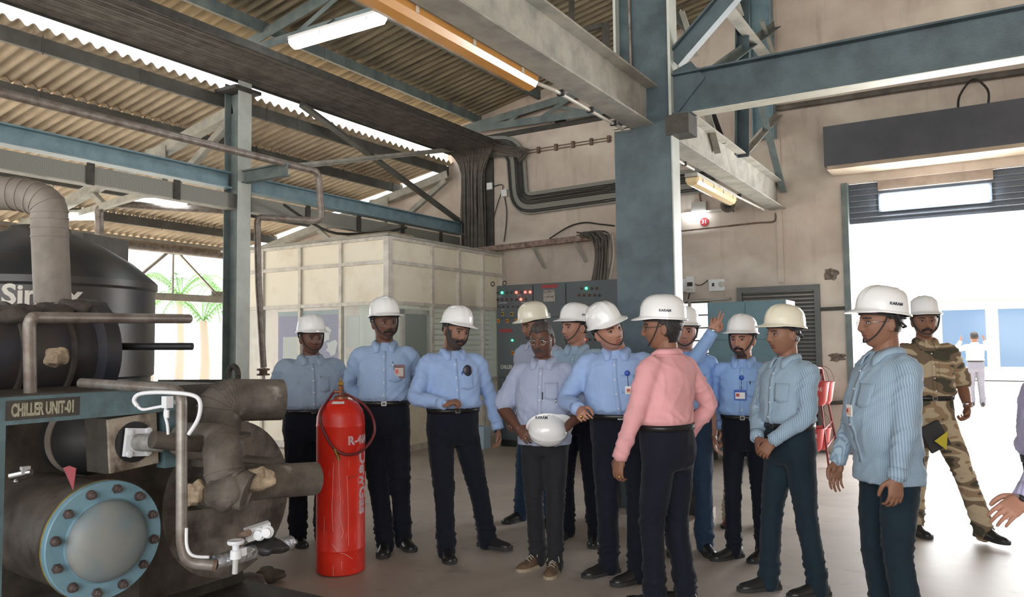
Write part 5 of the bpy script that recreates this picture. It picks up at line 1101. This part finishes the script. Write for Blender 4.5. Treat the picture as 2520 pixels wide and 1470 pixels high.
# ================================================================ OUTDOORS
b = MB(); b.span((-6, 34, 0), (30, 44, 5.2)); bd = obj('building', b, mat('orange_wall', (.85, .50, .38), .8)); tag(bd, 'pale orange building across the yard seen through the doorway', 'building')
b = MB(); b.span((-6, 33.6, 0), (30, 34, 2.9)); obj('white_base', b, white, bd)
bluegl = mat('far_glass', (.10, .17, .28), .1)
for x0, x1 in ((-1.5, -.1), (.3, 1.3), (3.0, 4.4), (5, 7), (8, 10)):
    b = MB(); b.span((x0 - .15, 33.5, .3), (x1 + .15, 33.58, 2.75)); f_ = obj('window_frame', b, white, bd); b = MB(); b.span((x0, 33.42, .5), (x1, 33.49, 2.6)); obj('window_pane', b, bluegl, f_)
# palms beyond the lean-to
leaf = mat('palm_leaf', (.10, .24, .06), .6)
for i, (px, t_) in enumerate(((440, 26), (500, 21), (560, 31), (370, 34))):
    x, y = G(px, t_); p = thing('palm_tree', 'palm outside the open left side, ' + ('second from left', 'second from right', 'rightmost, by the cabin', 'leftmost, beside the tank')[i], 'palm', (x, y, 0), 0, 'palms in the yard')
    random.seed(20 + i); h_ = random.uniform(2.0, 3.4); b = MB(); b.tube([(x, y, 0), (x + .1, y, h_ * .5), (x, y, h_)], [.16, .12, .10], 10); obj('trunk', b, mat('palm_trunk', (.35, .30, .24), .9), p)
    for k in range(11):
        a = 2 * PI * k / 11 + random.random(); L = random.uniform(1.4, 2.0); b = MB(); pts = [V((x + math.cos(a) * L * s, y + math.sin(a) * L * s, h_ + .9 * math.sin(s * 2.4) - .6 * s * s)) for s in (0, .2, .4, .6, .8, 1)]
        b.tube(pts, .012, 5); sd2 = V((-math.sin(a), math.cos(a), 0))
        for s in range(1, 24):
            u_ = s / 24 * 5; i0 = min(int(u_), 4); q = pts[i0].lerp(pts[i0 + 1], u_ - i0); w_ = .34 * math.sin(PI * s / 25) + .05
            for sg in (-1, 1): r_ = q + sd2 * sg * w_ + V((math.cos(a) * .12, math.sin(a) * .12, -.14)); b.add([q, q + V((math.cos(a) * .04, math.sin(a) * .04, 0)), r_, q + V((0, 0, .01))], [(0, 1, 2), (0, 2, 3)])
        obj('frond', b, leaf, p)
# ================================================================ CHILLER MACHINERY
vess = mat('grimy_vessel', (.10, .085, .072), .5, noise_s=6, col2=(.03, .024, .02), ramp=(.3, .65), bump=.3, bump_s=20)
insul = mat('aged_insulation', (.16, .138, .118), .8, noise_s=6, col2=(.06, .048, .04), ramp=(.33, .6), bump=.9, bump_s=16, detail=6)
addnoise('aged_insulation', 7, (1, 1, 1), (.42, .39, .35), .62, .72, 6, .8)
insul2 = mat('pale_cladding', (.30, .265, .235), .6, noise_s=4, col2=(.17, .145, .125), ramp=(.3, .65), bump=.2, bump_s=12)
frameb = mat('chiller_frame_blue', (.12, .195, .225), .5, noise_s=7, col2=(.06, .085, .09), ramp=(.3, .6))
plateb = mat('flange_blue', (.18, .32, .40), .45, noise_s=6, col2=(.13, .25, .32), ramp=(.3, .6)); addnoise('flange_blue', 3, (1, 1, 1), (.25, .16, .11), .64, .72, 5, .8)
domeb = mat('dome_grey_blue', (.23, .24, .235), .5, noise_s=5, col2=(.13, .20, .24), ramp=(.3, .6)); addnoise('dome_grey_blue', 6, (1, 1, 1), (.30, .08, .03), .70, .74, 3, .9)
boltm = mat('rusty_bolt', (.10, .07, .065), .6, noise_s=30, noise_a=.5)
whitep = mat('white_coated', (.72, .74, .78), .35)
foil = mat('crumpled_foil', (.62, .65, .70), .28, .9, bump=1.0, bump_s=45)
foam = mat('torn_foam', (.48, .38, .27), .95, noise_s=18, col2=(.26, .2, .14), bump=1, bump_s=30)
XF = -3.05
def body(name, mb, m_, lab, cat, smooth='auto', parent=None):
    o = obj(name, mb, m_, parent, smooth)
    if lab: tag(o, lab, cat)
    return o
# blue frame
fr = thing('chiller_frame', 'blue steel frame lettered CHILLER UNIT-01 around the machine', 'frame', (XF, 1.9, 0))
zt_, zb_ = 1.345, 1.245
b = MB(); ye = D(432, 960, 3.45).y; b.span((XF - .06, .2, zb_), (XF, ye, zt_)); obj('top_rail', b, frameb, fr)
y0_ = atX(18, 1250, XF).y; b = MB(); b.span((XF - .08, y0_ - .10, 0), (XF, y0_ - .012, zb_)); obj('post', b, frameb, fr)
b = MB(); b.span((XF - 2.2, y0_ - .10, 0), (XF - 2.12, y0_ - .02, zb_)); obj('post', b, frameb, fr)
b = MB(); b.span((XF - 2.2, y0_ - .10, zb_), (XF - .06, y0_ - .02, zt_)); b.span((XF - .07, ye - .06, 1.0), (XF - .01, ye, zb_)); obj('cross_rail', b, frameb, fr)
q = text_mb('CHILLER UNIT-01', .064, .001, bold=.0026, sx=.47); pc = atX(108, 1002, XF); q.xf(basis((XF + .002, pc.y, (zt_ + zb_) / 2), (0, 1, 0), (0, 0, 1), (1, 0, 0)))
b = MB(); b.span((XF + .0005, pc.y - .135, zb_ + .016), (XF + .0015, pc.y + .135, zt_ - .012)); obj('lettering_panel', b, dark, fr); obj('lettering', q, mat('yellowed_lettering', (.48, .46, .34), .6, noise_s=60, noise_a=.5), fr)
# lower vessel with the bolted end
C0 = atX(262, 1330, XF + .10); Rv = .226
v = thing('condenser_vessel', 'horizontal vessel with round blue bolted end plate', 'vessel', (C0.x - .8, C0.y, 0))
ax = V((1, -.06, .0)).normalized()
b = MB(); b.lathe(C0 - ax * 1.9, ax, [(.05, 0), (Rv * .93, .03), (Rv * .93, 1.84), (Rv * .9, 1.85)], 48); obj('shell', b, vess, v, 'auto')
b = MB(); b.lathe(C0 - ax * .055, ax, [(Rv * .9, 0), (Rv * 1.0, 0), (Rv * 1.0, .018), (Rv * .9, .018)], 64); obj('rear_flange', b, vess, v, 'auto')
b = MB(); b.lathe(C0 - ax * .037, ax, [(Rv * .9, 0), (Rv * 1.005, 0), (Rv * 1.005, .006), (Rv * .9, .006)], 64); obj('gasket', b, mat('yellow_gasket', (.45, .33, .05), .7, noise_s=12, noise_a=.6), v, 'auto')
b = MB(); b.lathe(C0 - ax * .03, ax, [(Rv * .9, 0), (Rv, .0), (Rv * 1.0, .026), (Rv * .985, .030), (Rv * .71, .030), (Rv * .70, .036), (Rv * .66, .040)], 72); obj('end_plate', b, plateb, v, 'auto')
b = MB(); b.lathe(C0, ax, [(Rv * .69, 0), (Rv * .685, .016), (Rv * .65, .036), (Rv * .56, .053), (Rv * .43, .066), (Rv * .27, .075), (Rv * .1, .079), (.002, .080)], 56); obj('dome', b, domeb, v, True)
u_, v_ = frame(ax)
for k in range(12):
    a = 2 * PI * (k + .35) / 12; c = C0 + (u_ * math.cos(a) + v_ * math.sin(a)) * Rv * .86
    b = MB(); b.lathe(c, ax, [(.019, 0), (.019, .004), (.0155, .005), (.0155, .018), (.012, .020), (.010, .021), (.010, .032), (.004, .034)], 6 if k % 2 else 12); obj('bolt', b, boltm, v)
for f_, w_ in ((.8, .2), (.16, .08)): b = MB(); b.box(C0 - ax * f_ - V((0, 0, Rv + .2)), (w_, .42, .44)); obj('saddle', b, dark, v)
# upper black vessel with square end and white flange
C1 = atX(330, 1088, XF - .02); ax1 = V((1, 0, 0)); Rb = .12
v = thing('oil_separator', 'dark horizontal vessel behind the lettered frame with square flanged end', 'vessel', (C1.x - .9, C1.y, C1.z))
b = MB(); b.lathe(C1 - ax1 * 1.9, ax1, [(.05, 0), (.16, .05), (.16, 1.60), (.13, 1.70), (.10, 1.73), (.08, 1.88)], 40); obj('shell', b, black, v, 'auto')
b = MB(); b.lathe(C1 - ax1 * .38, ax1, [(.13, 0), (.165, 0), (.165, .04), (.13, .04)], 40); obj('ring', b, insul2, v, 'auto')
b = MB(); b.box(C1 - ax1 * .09, (.15, .22, .225), Matrix.Rotation(R(4), 3, 'X')); obj('square_block', b, dark, v)
b = MB(); b.box(C1 - ax1 * .008, (.016, .215, .22), Matrix.Rotation(R(4), 3, 'X')); obj('face_plate', b, mat('worn_plate', (.36, .31, .25), .6, noise_s=9, col2=(.10, .07, .05), ramp=(.35, .55)), v)
b = MB(); b.lathe(C1 + ax1 * .0, ax1, [(.085, 0), (.085, .004), (.02, .005)], 28); obj('dark_ring', b, black, v)
b = MB(); b.box(C1 + ax1 * .022, (.018, .11, .115), Matrix.Rotation(R(-6), 3, 'X')); wf_ = obj('white_flange', b, whitep, v)
for sy in (-1, 1):
    for sz in (-1, 1): b = MB(); b.lathe(C1 + V((.03, sy * .042, sz * .044)), ax1, [(.014, 0), (.014, .012), (.006, .014)], 8); obj('bolt', b, whitep, wf_)
b = MB(); b.tube([C1 + ax1 * .02, C1 + ax1 * .10, C1 + V((.13, .05, -.01))], [.036, .034, .032], 20); obj('stub', b, mat('white_grimy', (.42, .41, .40), .5, noise_s=12, noise_a=.6), v, True)
# great drum behind, facing the aisle
C2 = atX(566, 1228, -3.5); R2 = .415
v = thing('evaporator_drum', 'large dirty round drum end with broad flange at the right of the machine', 'vessel', (C2.x - .8, C2.y, 0))
b = MB(); b.lathe(C2 - ax1 * 2.0, ax1, [(.05, 0), (R2 * .9, .05), (R2 * .9, 1.93), (R2, 1.93), (R2, 1.99), (R2 * .97, 2.0), (R2 * .6, 2.02), (.02, 2.03)], 64); obj('shell', b, mat('drum_grime', (.27, .24, .215), .6, noise_s=5, col2=(.07, .058, .05), ramp=(.38, .6), bump=.8, bump_s=18, detail=8), v, 'auto')
for f_ in (.4, 1.5): b = MB(); b.box(C2 - ax1 * f_ - V((0, 0, R2 * .9 + .2)), (.3, .6, .45)); obj('saddle', b, dark, v)
# base skid and grime on the floor
b = MB(); b.span((-5.2, .6, 0), (-3.1, 3.15, .16)); body('machine_base', b, dark, 'dark dirty plinth under the whole machine', 'base', False)
random.seed(12)
def lump(c, r, sx, sy, sz, seed):
    b = MB(); b.ball((0, 0, 0), (r * sx, r * sy, r * sz), 18, 12); b.v = [q * (1 + .45 * noise.noise(q * (3 / r * .5) + V((seed, 0, 0)))) + V(c) for q in b.v]; return b
for i, (px, py, r, l) in enumerate(((600, 1440, .11, 'flattened sack of dark debris on the floor before the machine'), (660, 1415, .08, 'small heap of broken insulation beside the gas cylinder'), (480, 1450, .13, 'heap of dark rubble under the foil wrapped pipe'), (560, 1462, .09, 'brown lump of debris at the bottom edge of the view'))):
    c = D(px, py, 4.2); c.z = max(c.z, .03); c.z = .05; c = atZ(px, py, .04) if atZ(px, py, .04).length < 6 else c; b = lump(c, r, 1.4, 1.2, .45, i * 3.1); body('debris', b, insul, l, 'debris', True)
# insulated pipes
def pipe(name, pts, r, m_, lab, bend=.12, n=20, cat='pipe', joints=0, seed=0, ends=True, rough=.0):
    P = bend_path(pts, bend, 8); t = thing(name, lab, cat, P[len(P) // 2]); b = MB(); rr = [r * (1 + rough * noise.noise(V((i * .9, seed, 0)))) for i in range(len(P))] if rough else r
    b.tube(P, rr, n); obj('barrel', b, m_, t, 'auto')
    for k in range(joints):
        i = int((k + .7) * (len(P) - 2) / joints); d = (P[i + 1] - P[i]).normalized(); q = P[i]; ee = rr[i] if rough else r; b = MB(); b.lathe(q - d * .006, d, [(ee * .97, 0), (ee * 1.035, .001), (ee * 1.04, .012), (ee * .97, .013)], n); obj('seam_band', b, m_, t, 'auto')
    return t
pipe('insulated_pipe', [D(692, 984, 4.1), D(560, 985, 3.95), D(540, 1000, 3.92), D(538, 1075, 3.9)], .107, insul, 'thick lagged elbow pipe ending beside the shirt of the person behind the cylinder', .13, 26, joints=5, rough=.03)
b = MB(); q = D(538, 1062, 3.9); b.lathe(q - V((0, 0, .03)), (0, 0, 1), [(.06, 0), (.155, 0), (.155, .014), (.06, .02)], 36); body('pipe_collar', b, insul, 'thin round collar plate under the thick lagged elbow', 'collar')
b = MB(); q = D(536, 1100, 3.88); b.lathe(q - V((0, 0, .08)), (0, 0, 1), [(.13, 0), (.125, .14)], 30); body('valve_neck', b, insul2, 'short pale drum neck joining elbow and machine', 'pipe neck')
pipe('insulated_pipe', [D(375, 1082, 3.12), D(450, 1090, 3.22), D(500, 1092, 3.3)], .036, vess, 'narrow dark lagged pipe joining white flange and the bent lagged pipe', .05, 18)
pipe('insulated_pipe', [D(450, 1085, 3.42), D(540, 1088, 3.34), D(548, 1110, 3.3), D(552, 1175, 3.27), D(572, 1200, 3.25), D(610, 1212, 3.25)], .080, insul, 'lagged pipe bending down in front of the big drum', .06, 24, joints=3, rough=.08, seed=4)
b = lump(D(560, 1205, 3.25), .095, 1.0, 1.0, .8, 8); body('lagged_valve', b, insul, 'dark wrapped elbow lump at the lower end of the bent lagged pipe', 'valve', True)
pipe('insulated_pipe', [D(470, 1218, 3.95), D(520, 1210, 3.6), D(600, 1190, 3.5), D(775, 1178, 3.75)], .078, insul, 'lagged pipe reaching right to touch the red gas cylinder', .1, 24, joints=2, rough=.09, seed=2)
b = lump(D(636, 1180, 3.33), .062, 1.1, 1.0, .75, 5); body('torn_foam', b, foam, 'torn pale patch of foam lagging on the right reaching pipe', 'insulation', False)
b = lump(D(480, 1215, 3.2), .045, .9, 1.0, 1.1, 15); body('torn_foam', b, foam, 'small torn foam lump left of the wrapped valve', 'insulation', False)
for k_, (px, py, w_) in enumerate(((630, 1125, .28), (650, 1138, .22))):
    a, c = D(px - 70, py, 3.9), D(px + 60, py + 12, 3.85); b = MB(); b.bar(a, c, .10, .02); body('torn_cladding', b, insul, ('upper', 'lower')[k_] + ' loose strip of cladding on top of the big drum', 'cladding', False)
# slim steel pipe round the corner
P = [D(200, 943, 3.3), D(430, 958, 3.05), D(447, 975, 3.0), D(447, 1340, 2.95), D(460, 1385, 2.95), D(525, 1392, 2.98)]
b = MB(); b.tube(bend_path(P, .05, 8), .021, 16); sp_ = body('steel_pipe', b, mat('worn_grey_paint', (.30, .285, .265), .35, noise_s=14, col2=(.16, .13, .11), metal=.3), 'slim grey pipe bending down in front of the machine and ending in a stub', 'pipe')
b = MB(); b.lathe(D(523, 1392, 2.98) - V((.0, 0, 0)), (D(525, 1392, 2.98) - D(460, 1385, 2.95)), [(.0225, 0), (.023, .014), (.01, .015)], 16); obj('end_cap', b, rust, sp_)
pipe('rusty_pipe', [D(75, 975, 3.4), D(72, 800, 3.4), D(78, 782, 3.4), D(465, 785, 4.4)], .026, greypipe, 'rusty pipe rising then running right across the black tank', .07, 16, joints=2)
pipe('black_pipe', [D(200, 853, 4.3), D(474, 853, 4.3)], .020, black, 'thin black pipe sticking out below the rusty pipe', .05, 12)
# tall cladding pipe with mitred elbow
pipe('vent_pipe', [D(-160, 470, 4.6), D(60, 478, 4.6), D(122, 500, 4.6), D(122, 560, 4.6), D(130, 745, 4.6)], .098, insul2, 'tall pale clad pipe with a segmented elbow at the upper left', .13, 28, joints=9)
# water tank
tc = D(95, 700, 6.3); tc = V((tc.x, tc.y, 0)); RT_ = .86
v = thing('water_tank', 'round black plastic water tank behind the machine', 'tank', tc)
plast = mat('black_polyethylene', (.035, .038, .045), .38, noise_s=3, col2=(.06, .052, .045), ramp=(.4, .6))
b = MB(); b.lathe(tc, (0, 0, 1), [(RT_ * .97, .1), (RT_, .2), (RT_, .6), (RT_ * .97, .62), (RT_ * .97, .68), (RT_, .7), (RT_, 1.2), (RT_ * .97, 1.22), (RT_ * .97, 1.28), (RT_, 1.3), (RT_, 1.98), (RT_ * 1.02, 2.0), (RT_ * 1.02, 2.05), (RT_, 2.07), (RT_ * .8, 2.22), (RT_ * .5, 2.38), (RT_ * .28, 2.46), (RT_ * .25, 2.5), (.02, 2.51)], 72); obj('shell', b, plast, v, 'auto')
b = MB(); b.lathe(tc, (0, 0, 1), [(RT_ * 1.1, 0), (RT_ * 1.1, .1)], 40); obj('plinth', b, dark, v)
tx = text_mb('Sintex', .20, .003, bold=.006); dcam = V((-tc.x, -tc.y, 0)).normalized(); a0 = math.atan2(dcam.y, dcam.x); tx.v = [tc + V((math.cos(a0 + .03 + q.x / RT_) * (RT_ + .004 + q.z), math.sin(a0 + .03 + q.x / RT_) * (RT_ + .004 + q.z), 1.90 + q.y)) for q in tx.v]
obj('lettering', tx, mat('tank_lettering', (.70, .68, .62), .6), v)
b = MB(); c = D(290, 650, 7.4); b.box((c.x - .45, c.y - .25, 2.12), (.9, .6, .9), Matrix.Rotation(R(20), 3, 'Z')); o = body('duct_box', b, mat('duct_grey', (.13, .12, .11), .7, noise_s=3, noise_a=.4), 'square dusty duct box behind the black tank', 'duct', False)
b = MB(); b.box((c.x - .45, c.y - .25, .84), (.6, .45, 1.68), Matrix.Rotation(R(20), 3, 'Z')); obj('leg', b, dark, o)
# dark compressor mass between tank and frame
v = thing('compressor', 'dark grimy compressor block between frame and water tank', 'compressor', (-4.2, 2.1, 0))
c = D(250, 880, 4.5)
b = MB(); b.span((-5.0, 1.2, .3), (-3.5, 2.75, 1.33)); obj('lower_body', b, vess, v)
b = MB(); cc = V((-4.2, 2.3, 1.50)); b.lathe(cc - V((0, 1.3, 0)), (0, 1, 0), [(.1, 0), (.22, .03), (.27, .05), (.27, .12), (.24, .14), (.24, 1.35), (.29, 1.37), (.29, 1.45), (.22, 1.49), (.10, 1.52)], 40); obj('motor_body', b, mat('navy_grime', (.025, .03, .045), .45, noise_s=5, col2=(.05, .04, .035)), v, 'auto')
for k in range(5): b = MB(); y = 1.25 + k * .24; b.lathe(V((-4.2, y, 1.5)), (0, 1, 0), [(.23, 0), (.262, .002), (.262, .02), (.23, .022)], 36); obj('cooling_rib', b, vess, v, 'auto')
random.seed(31)
for k in range(9):
    q = V((random.uniform(-4.35, -3.9), 1.1 + k * .18, 1.71 + random.uniform(-.03, .03))); b = lump(q, .085, 1.3, 1.4, .55, k); obj('caked_dirt', b, mat('caked_dirt', (.10, .085, .075), .95, noise_s=14, noise_a=.5), v, True)
b = lump(D(140, 880, 3.7), .05, .8, 1.1, .9, 3); obj('pale_scab', b, foam, v)
q = D(145, 905, 3.68)
# beam right of the machine and lifting lug
b = MB(); b.bar(D(400, 955, 4.9), D(610, 952, 5.4), .12, .10); skb = body('skid_beam', b, dark, 'dark horizontal beam behind the thick lagged elbow', 'beam', False)
b = MB(); q = D(574, 925, 4.9); b.tube([q + V((.045 * math.cos(a), 0, .06 * math.sin(a))) for a in [2 * PI * k / 20 for k in range(21)]], .018, 8); body('lifting_lug', b, dark, None, None, parent=skb)
# white cables and valves
def wcable(pts, r, lab, m_=whitep): b = MB(); b.tube(smooth_path(pts, 6), r, 10); return body('white_cable', b, m_, lab, 'cable', True)
t_ = 2.98
wcable([D(338, 1000, t_), D(330, 985, t_), D(345, 970, t_), D(400, 966, t_), D(470, 972, t_), D(492, 990, t_), D(488, 1030, t_), D(464, 1070, t_)], .008, 'thick white cable looping behind the slim grey pipe')
wcable([D(334, 995, t_), D(350, 1008, t_), D(380, 1004, t_), D(410, 998, t_)], .006, 'short white cable drooping to the white plug')
wcable([D(410, 1000, t_), D(406, 1020, t_), D(412, 1045, t_), D(414, 1070, t_)], .006, 'thin white lead hanging from the white plug')
b = MB(); q = D(412, 990, t_); b.box(q, (.03, .03, .045)); b.box(q + V((.0, .03, -.002)), (.015, .05, .015)); b.cyl(q - V((0, 0, .03)), q - V((0, 0, .06)), .008); body('white_plug', b, whitep, 'white plug joint among the cables near the slim grey pipe', 'plug', False)
wcable([D(459, 1300, 2.92), D(460, 1345, 2.9), D(475, 1368, 2.9), D(515, 1372, 2.92)], .006, 'white cable curling at the foot of the slim grey pipe')
pipe('foil_pipe', [D(528, 1385, 3.0), D(600, 1365, 3.1), D(715, 1335, 3.35)], .028, foil, 'pipe wrapped in crumpled silver foil at the foot of the drum', .05, 18, joints=0, rough=.25)
v = thing('shut_off_valve', 'white hand valve standing on the foil wrapped pipe', 'valve', D(580, 1370, 3.0))
q = D(580, 1375, 3.0); b = MB(); b.lathe(q, (0, 0, 1), [(.022, 0), (.02, .03), (.013, .035), (.013, .055)], 16); b.box(q + V((0, .02, .02)), (.03, .04, .03)); obj('body', b, whitep, v)
b = MB(); b.lathe(q + V((0, 0, .055)), (0, 0, 1), [(.008, 0), (.03, .0), (.033, .008), (.03, .014), (.012, .012)], 20); obj('hand_wheel', b, whitep, v)
b = MB(); b.tube([q, D(578, 1412, 3.0)], .011, 10); obj('drain_tube', b, mat('grimy_white', (.5, .5, .5), .5), v)
v = thing('control_valve', 'white double solenoid valve above the foil wrapped pipe', 'valve', D(640, 1310, 3.15))
q = D(640, 1308, 3.15); b = MB(); b.bar(D(605, 1318, 3.15), D(665, 1298, 3.2), .045, .05); obj('body', b, whitep, v)
for px, py in ((640, 1306), (660, 1300)): b = MB(); b.lathe(D(px, py + 8, 3.1), FW * -1, [(.024, 0), (.026, .012), (.018, .02), (.018, .03)], 14); obj('coil', b, whitep, v)
b = MB(); b.cyl(D(588, 1320, 3.1), D(612, 1312, 3.05), .014); obj('stem', b, rust, v)
b = lump(D(655, 1345, 3.2), .06, 1.5, 1.2, .5, 9); body('dark_lagging', b, black, 'black lagging lump beside the white double valve', 'insulation', True)
# odds inside the frame
b = MB(); q = D(168, 1165, 2.95); vs = [D(155, 1152, 2.9), D(170, 1147, 2.9), D(187, 1153, 2.9), D(180, 1208, 2.9)]; b.rings([vs, [x - FW * -.004 for x in vs]]); body('red_tag', b, mat('red_rag', (.28, .06, .075), .8), 'small dull red pennant hanging in the dark above the blue end plate', 'tag', False)
v = thing('pipe_fitting', 'shiny metal fitting glinting in the dark behind the frame post', 'fitting', D(45, 1168, 3.0))
b = MB(); b.cyl(D(28, 1172, 3.0), D(60, 1165, 3.0), .018); b.cyl(D(60, 1165, 3.0), D(78, 1162, 3.0), .012); b.ball(D(40, 1185, 3.0), .01); obj('nut', b, steel, v)
b = MB(); b.box(D(62, 1158, 3.0), (.02, .03, .03)); obj('cap', b, whitep, v)

# ================================================================ RED GAS CYLINDER
gc = atZ(838, 1405); gc.z = 0; RG = .163
v = thing('gas_cylinder', 'tall scuffed red gas cylinder standing on the floor', 'gas cylinder', gc)
redc = mat('cylinder_red', (.78, .03, .012), .38, noise_s=4, col2=(.60, .018, .010), ramp=(.3, .6), bump=.08, bump_s=25)
addnoise('cylinder_red', 9, (1, 1, 2.2), (.30, .05, .035), .66, .72, 6, .8); addnoise('cylinder_red', 14, (9, 9, .35), (.80, .50, .42), .705, .73, 2, .8)
b = MB(); b.lathe(gc, (0, 0, 1), [(RG * .9, 0), (RG * 1.0, .01), (RG, .10), (RG * .985, .13), (RG, .15), (RG, .155), (RG * 1.012, .16), (RG * 1.012, .168), (RG, .173), (RG, .97), (RG * 1.012, .975), (RG * 1.012, .985), (RG, .99), (RG * .985, 1.04), (RG * .90, 1.085), (RG * .72, 1.125), (RG * .5, 1.145), (RG * .32, 1.155), (RG * .26, 1.158)], 72); obj('shell', b, redc, v, 'auto')
brass = mat('brass', (.42, .27, .07), .35, .9); copper = mat('dull_copper', (.32, .13, .08), .45, .7)
b = MB(); b.lathe(gc + V((0, 0, 1.155)), (0, 0, 1), [(.048, 0), (.048, .018), (.036, .022), (.03, .026)], 24); obj('neck_ring', b, copper, v)
b = MB(); b.lathe(gc + V((0, 0, 1.17)), (0, 0, 1), [(.016, 0), (.016, .05), (.020, .052), (.020, .075), (.010, .078), (.010, .09)], 8); b.cyl(gc + V((0, 0, 1.205)), gc + V((0, 0, 1.205)) - RT * .045, .011, n=10); vl = obj('valve', b, copper, v)
b = MB(); b.lathe(gc + V((0, 0, 1.25)), (0, 0, 1), [(.020, 0), (.021, .004), (.021, .022), (.012, .025), (.006, .026), (.006, .05), (.002, .052)], 6); obj('valve_cap', b, brass, vl)
dc = V((-gc.x, -gc.y, 0)).normalized(); a0 = math.atan2(dc.y, dc.x)
def cylpt(ang, z, off): return gc + V((math.cos(a0 + ang) * (RG + off), math.sin(a0 + ang) * (RG + off), z))
tc_ = gc + V((0, 0, 1.205)) - RT * .045
b = MB(); b.tube(smooth_path([tc_, tc_ - RT * .025 + V((0, 0, -.03)), cylpt(-.75, 1.07, .03), cylpt(-.62, .96, .03), cylpt(-.2, .84, .025), cylpt(.3, .80, .03), cylpt(.85, .83, .045), cylpt(1.25, .92, .07), cylpt(1.3, 1.02, .06), cylpt(1.0, 1.11, .03), cylpt(.6, 1.17, -.02), gc + V((0, 0, 1.19)) + RT * .03], 6), .0095, 10)
obj('hose', b, mat('maroon_hose', (.15, .02, .025), .4), v, True)
b = MB(); b.tube(smooth_path([cylpt(-.22, .845, .03), cylpt(-.10, .79, .02), cylpt(-.08, .77, .018)], 4), [.010] * 9, 8); obj('hose_nozzle', b, brass, v)
def wraptext(s, ang, z, size, vert=False, bold=.003, sx=1.0):
    q = text_mb(s, size, .0008, bold=bold, sx=sx)
    if vert: q.v = [V((x.y, -x.x, x.z)) for x in q.v]
    q.v = [cylpt(ang + x.x / RG, z + x.y, .001 + x.z) for x in q.v]; obj('lettering', q, mat('pink_white_lettering', (.80, .55, .60), .6, noise_s=60, noise_a=.4), v)
wraptext('R-404A', 1.02, .885, .078, bold=.003); wraptext('DewGas', 1.08, .60, .120, True, .004)
b = MB(); vs = [cylpt(a_, z_, 0) for a_, z_ in ((-.42, 1.128), (-.05, 1.128), (-.02, 1.145), (-.38, 1.145))]; vs = [gc + (q - gc) * 1 for q in vs]
g = [[gc + V((math.cos(a0 - .55 + .75 * i / 6) * (RG * .69 - .022 * j + .006), math.sin(a0 - .55 + .75 * i / 6) * (RG * .69 - .022 * j + .006), 1.133 + .013 * j)) for i in range(7)] for j in range(2)]
b = MB(); b.add(g[0] + g[1], [(i, i + 1, i + 8, i + 7) for i in range(6)]); so = obj('sticker', b, white, v); mo = so.modifiers.new('thick', 'SOLIDIFY'); mo.thickness = .003
wirem = mat('scratched_cream', (.85, .62, .5), .7)
for pts in ([(-.35, .22), (-.2, .19), (-.05, .16), (.15, .15), (.5, .11)], [(-.3, .72), (-.32, .55), (-.35, .45), (-.3, .3)], [(-.08, .77), (-.06, .62), (.0, .5), (-.03, .4), (.1, .3), (.02, .25)], [(.25, .66), (.3, .45), (.32, .2)]):
    b = MB(); b.tube(smooth_path([cylpt(a_, z_, .0002) for a_, z_ in pts], 8), .0012, 5); obj('scratch', b, wirem, v)
# red can by the column foot
c = atZ(1468, 1275); b = MB(); b.lathe((c.x, c.y, 0), (0, 0, 1), [(.05, 0), (.052, .01), (.052, .13), (.056, .135), (.056, .14), (.045, .14), (.044, .02)], 24); o = body('red_can', b, red, 'small red metal can on the floor by the thick column foot', 'can')
p16 = person(dict(seed=16, pos=G(2395, 18), H=1.68, face=160, head=(10, 0, 0), shirt=shWh, trs=greyt, hel=None, arms=dict(R=dict(w=(.25, .25, 1.5), pole=(1, 0, -1), d=(0, .4, 1)), L=dict(w=(-.25, .25, 1.5), pole=(-1, 0, -1), d=(0, .4, 1))), label='distant person in white out in the bright yard, arms raised'))
bpy.data.scenes.remove(TS)
